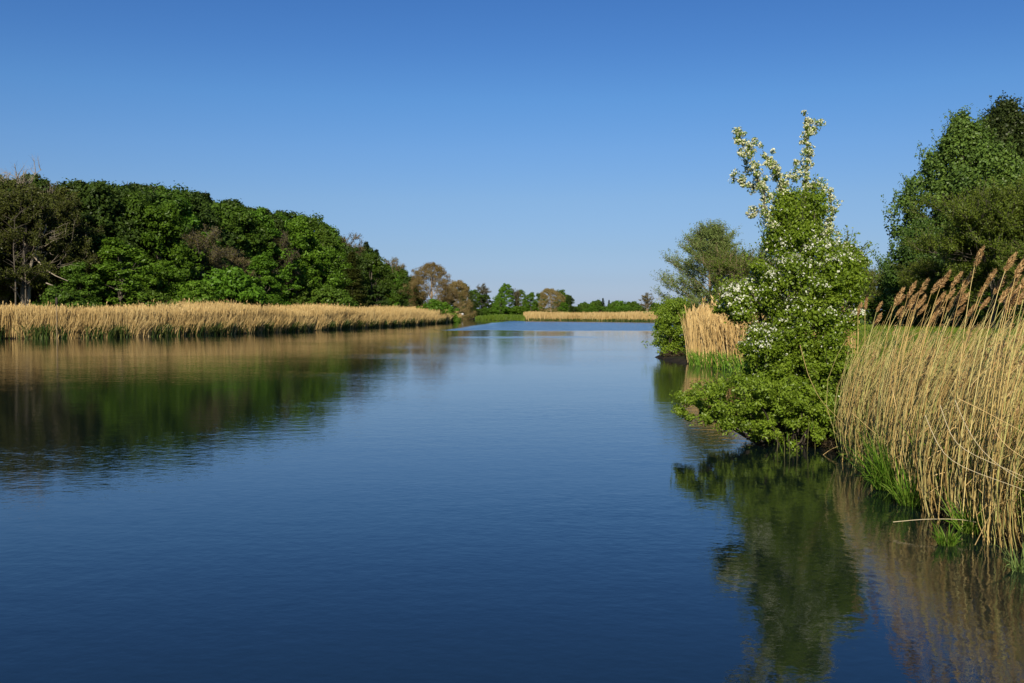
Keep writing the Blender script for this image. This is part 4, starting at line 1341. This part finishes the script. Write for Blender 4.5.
# fresh green blades and dark litter at the feet of the reeds
n_ = 5600
pts = poly_sample(n_, (3.9, 10.5), (6.5, 16.8), lambda X, Y: near_bank(X, Y, .0, 2.4) & (X / Y < .66) & (np.sin(X * 3.1 + Y) + np.sin(Y * 2.3) + rg.normal(size=X.shape) * .5 > .0), rg)
reed_bed('green_shoots', 'fresh green shoots growing up between the near reeds', pts, .2, .95, .011, M['grass'], rg, (.05, -.03), 0, None, .2)
n_ = 9000
pts = poly_sample(n_, (3.9, 10.5), (6.5, 19), lambda X, Y: (lambda d: (d > -.12) & (d < 1.3) & (X > 3.9) & (X / Y < .66))(sdist(X, Y)), rg)
gz = np.maximum(height(pts[:, 0], pts[:, 1]), 0)
mb = MB()
ax = np.stack([rg.normal(size=n_), rg.normal(size=n_), rg.normal(size=n_) * .35], -1)
mb.leaves(np.stack([pts[:, 0], pts[:, 1], gz + rg.uniform(0, .12, n_)], -1), unit(n_, rg) + [0, 0, .8], rg.uniform(.12, .4, n_), .012, rg, axis=ax)
tag(mb.build('reed_litter', M['litter']), 'dark dead reed litter matted on the near bank', kind='stuff')


def bez(p0, p1, p2, k=9):
    t = np.linspace(0, 1, k)[:, None]
    return (1 - t) ** 2 * np.array(p0) + 2 * t * (1 - t) * np.array(p1) + t * t * np.array(p2)


# individual plumed reeds that rise above the rest
heads = [
 (975, 257, 'tallest brown plume, standing alone above the middle of the near reeds', 0),
 (1006, 261, 'high brown plume second tallest, near the right picture edge', 0),
 (1016, 267, 'thick dark brown plume just right of the second tallest one', 0),
 (987, 275, 'slim plume halfway between the two tallest plumes', 0),
 (963, 279, 'short slim plume just left of the tallest one', 0),
 (952, 278, 'rightmost head of the drooping plume bunch over the poplar foot', 0),
 (941, 278, 'middle head of the drooping plume bunch over the poplar foot', 0),
 (932, 284, 'leftmost head of the drooping plume bunch over the poplar foot', 0),
 (920, 285, 'broad plump plume left of the drooping bunch', 0),
 (908, 288, 'narrow upright plume third from the left end of the near reeds', 0),
 (895, 294, 'low plume at the left end of the crowd of plumes', 0),
 (858, 306, 'lone small plume next to the right side of the hawthorn', 0),
 (865, 300, 'slender pale plume on the second reed from the hawthorn', 0),
 (995, 284, 'bushy plume leaning right below the second tallest one', 0),
 (1010, 283, 'bushy plume under the thick dark brown one', 0),
 (1021, 279, 'plume cut by the right picture edge', 0)]
rg = np.random.default_rng(303)
for k in range(46):
    x = rg.uniform(872, 1060)
    y = np.interp(x, [872, 900, 940, 980, 1060], [308, 298, 294, 290, 284]) + rg.uniform(-4, 20)
    heads.append((x, y, None, 1))


def plumed_reed(tip, base, size, label, group, seed, droop=1.0):
    droop = droop * 1.3
    rg = np.random.default_rng(seed)
    r = thing('plumed_reed', label, 'reed', tuple(base), group)
    tip = np.array(tip) - base
    mid = np.array([tip[0] * .18, tip[1] * .4, tip[2] * .62])
    P = bez((0, 0, -.08), mid, tip, 10)
    tm = MB(); tm.tube(P, np.linspace(.0055, .0026, 10), 5, 0, rg.random())
    tm.build('stem', M['stem'], r)
    ax = P[-1] - P[-2]; ax /= np.linalg.norm(ax)
    k = 150
    u = rg.random(k)
    drp = np.array([.55, 0, -.25]) * droop
    cen = tip + ax * (u * size - .02)[:, None] + drp * (size * .35 * u[:, None] ** 1.6)
    wdt = size * .125 * np.sin(np.clip(u * .85 + .12, 0, 1) * math.pi) ** .7
    d = unit(k, rg)
    q = cen + d * wdt[:, None] + np.array([.5, 0, -.2]) * wdt[:, None] * .8
    s = rg.uniform(.035, .07, k)
    pm = MB(); pm.leaves(q, unit(k, rg), s, s * .22, rg, axis=np.tile(ax + [.35, 0, -.1], (k, 1)) + d * .5)
    pm.tube(np.array([tip, tip + ax * size * .5 + drp * size * .1, tip + ax * size + drp * size * .35]), [.003, .002, .001], 3, 0, .3)
    pm.build('plume', M['plume'], r)
    # two long dry leaves
    for j in range(2):
        lm = MB()
        q0 = P[rg.integers(3, 8)]
        L = rg.uniform(.2, .4); a = rg.uniform(-.6, .6)
        dv = np.array([math.cos(a), math.sin(a), .6])
        LP = np.array([[q0, q0 + dv * L * .5, q0 + dv * L * .9 - [0, 0, L * .3]]])
        sd = np.array([[-math.sin(a), math.cos(a), .2]])
        lm.ribbons(LP, np.array([[.006, .011, .001]]), sd, rg.random(1))
        lm.build('leaf', M['straw'], r)


for k, (x, y, lab, small) in enumerate(heads):
    # farther along the bank to the left, nearer to the right
    D = float(np.interp(x, [850, 900, 960, 1024, 1070], [15.2, 13.2, 11.2, 9.6, 8.8])) + (rg.uniform(-.2, 1.0) if small else 0)
    tipz = at(x, y + 7, D)
    bx = x - rg.uniform(30, 75) if x > 870 else x - 4
    bp = at(bx, 400, D)
    Xb = bp[0]
    # keep the root on land
    while sdist(np.array([Xb]), np.array([D - .2]))[0] < -.3:
        Xb += .08
    gzz = max(H1(Xb, D - .2), -.12)
    if lab is None:
        lab = 'slender straw reed with brown plume, one of the crowd below the taller plumes'
        grp = 'plumed reeds in the near crowd'
    else:
        grp = 'plumed reeds in the near crowd'
        lab = lab
    plumed_reed(tipz, (Xb, D - .2, gzz), rg.uniform(.17, .24) * (.85 if small else 1.05) * (.8 if x < 870 else 1), lab, grp, 1000 + k, rg.uniform(.5, 1.2))

# bent and fallen stems
bent = [
 ([(940, 405), (951, 438), (966, 452), (997, 465), (1030, 479)], 9.7, 'long pale bent reed sweeping down to the right edge, upper of the lower bundle'),
 ([(925, 415), (938, 447), (953, 463), (984, 476), (1030, 491)], 9.6, 'long pale bent reed sweeping down to the right edge, lowest of the bundle'),
 ([(957, 398), (984, 411), (1010, 425), (1030, 436)], 9.6, 'straight pale fallen reed slanting across the reeds at mid height'),
 ([(992, 424), (1000, 440), (1014, 452), (1030, 461)], 9.3, 'short pale bent reed between the mid height one and the lower bundle'),
 ([(852, 413), (878, 436), (902, 453), (931, 481)], 13.0, 'long straw reed fallen diagonally from the hawthorn side towards the waterline'),
 ([(955, 400), (967, 430), (985, 455), (1005, 470), (1030, 486)], 9.9, 'pale bent reed starting highest among the lower bundle'),
 ([(816, 460), (834, 447), (856, 443), (880, 446)], 15.6, 'arched dead reed over the water beside the foot of the hawthorn'),
 ([(893, 522), (925, 519), (960, 519), (985, 524), (1002, 528)], 10.2, 'thin dead reed arched low over the water under the near reeds'),
 ([(975, 545), (985, 525), (995, 506)], 9.6, 'short broken reed leaning at the waterline below the bundle'),
 ([(800, 345), (808, 375), (820, 400), (845, 425)], 14.8, 'thin reed leaning left in front of the hawthorn leaves'),
]
for pp, D, lab in bent:
    D = D - .75 if pp[0][0] > 900 and D < 10.1 else D - .3
    P = np.array([at(x, y, D - .06 * i) for i, (x, y) in enumerate(pp)])
    if pp[-1][0] >= 1030:          # the fallen stem is rooted in the bank beyond the frame
        e = P[-1] + np.array([1.1, .5, 0]); e[2] = H1(e[0], e[1]) - .02
        P = np.vstack([P, (P[-1] + e) / 2 + [0, 0, -.02], e])
    org = np.array([P[0][0], P[0][1], P[:, 2].min()])
    r = thing('bent_reed', lab, 'reed', tuple(org))
    k = len(P); tt = np.linspace(0, k - 1, 14)
    Q = np.stack([np.interp(tt, np.arange(k), P[:, a_]) for a_ in range(3)], -1)
    Q[1:-1] = (Q[:-2] + Q[1:-1] * 2 + Q[2:]) / 4
    tm = MB(); tm.tube(Q - org, np.linspace(.0040, .0018, 14), 5, 0, .7)
    tm.build('stem', M['pale'] if len(pp) > 4 else M['straw'], r)

# grass tufts
tufts = [(893, 476, .50, .85, 520, 'large bright green grass tuft hanging over the water below the near reeds'),
         (912, 492, .35, .55, 240, 'small green grass tuft right beside the large bright one'),
         (946, 533, .16, .26, 110, 'small bright green tuft at the waterline under the arched dead reed'),
         (868, 448, .35, .6, 260, 'yellow green grass tuft at the left foot of the near reeds'),
         (972, 520, .30, .45, 200, 'green tuft half hidden behind the lowest bent reeds'),
         (1020, 560, .14, .34, 90, 'pale yellow green tuft standing in the water at the right picture edge')]
for k, (x, y, sp, hh_, cnt, lab) in enumerate(tufts):
    D = CAM_H * F_PX / (y + 16 - HOR)
    p = at(x, y + 16, D)
    r_ = np.random.default_rng(500 + k)
    root = thing('grass_tuft', lab, 'grass', (p[0] + .05, D + .1, .02))
    mb = MB()
    a = r_.random(cnt) * 6.28; rad = r_.random(cnt) ** .6 * sp * .5
    b0 = np.stack([np.cos(a) * rad, np.sin(a) * rad * .8, -.03 + rad * .1], -1)
    L = hh_ * r_.uniform(.5, 1.2, cnt)
    dv = np.stack([np.cos(a) * .32 - .04, np.sin(a) * .3 - .08, np.ones(cnt)], -1) + r_.normal(size=(cnt, 3)) * .2
    tt = np.array([0, .35, .7, 1.0])
    P = b0[:, None] + dv[:, None] * (L[:, None] * tt)[..., None] - np.array([0, 0, 1]) * (L[:, None] * tt ** 2.2 * r_.uniform(.2, .9, cnt)[:, None])[..., None]
    side = np.cross(dv, unit(cnt, r_)); side /= np.linalg.norm(side, axis=1, keepdims=True)
    mb.ribbons(P, .011 * np.array([.8, 1, .7, .1])[None] * r_.uniform(.6, 1.2, cnt)[:, None], side, r_.random(cnt))
    mb.build('blades', M['grass'] if k != 5 else M['willow'], root)

# field grass seen through the reeds
rg = np.random.default_rng(900)
pts = poly_sample(16000, (6.5, 34), (9, 46), lambda X, Y: (lambda d: (d > 2.6))(sdist(X, Y)) & (X / Y < .62) & (X / Y > .30) & (rg.random(X.shape) < 9.0 / Y), rg)
reed_bed('field_grass', 'short green grass of the field behind the near reeds', pts, .05, .16, .03, M['lime'], rg, (.02, 0), 0, None, .3)
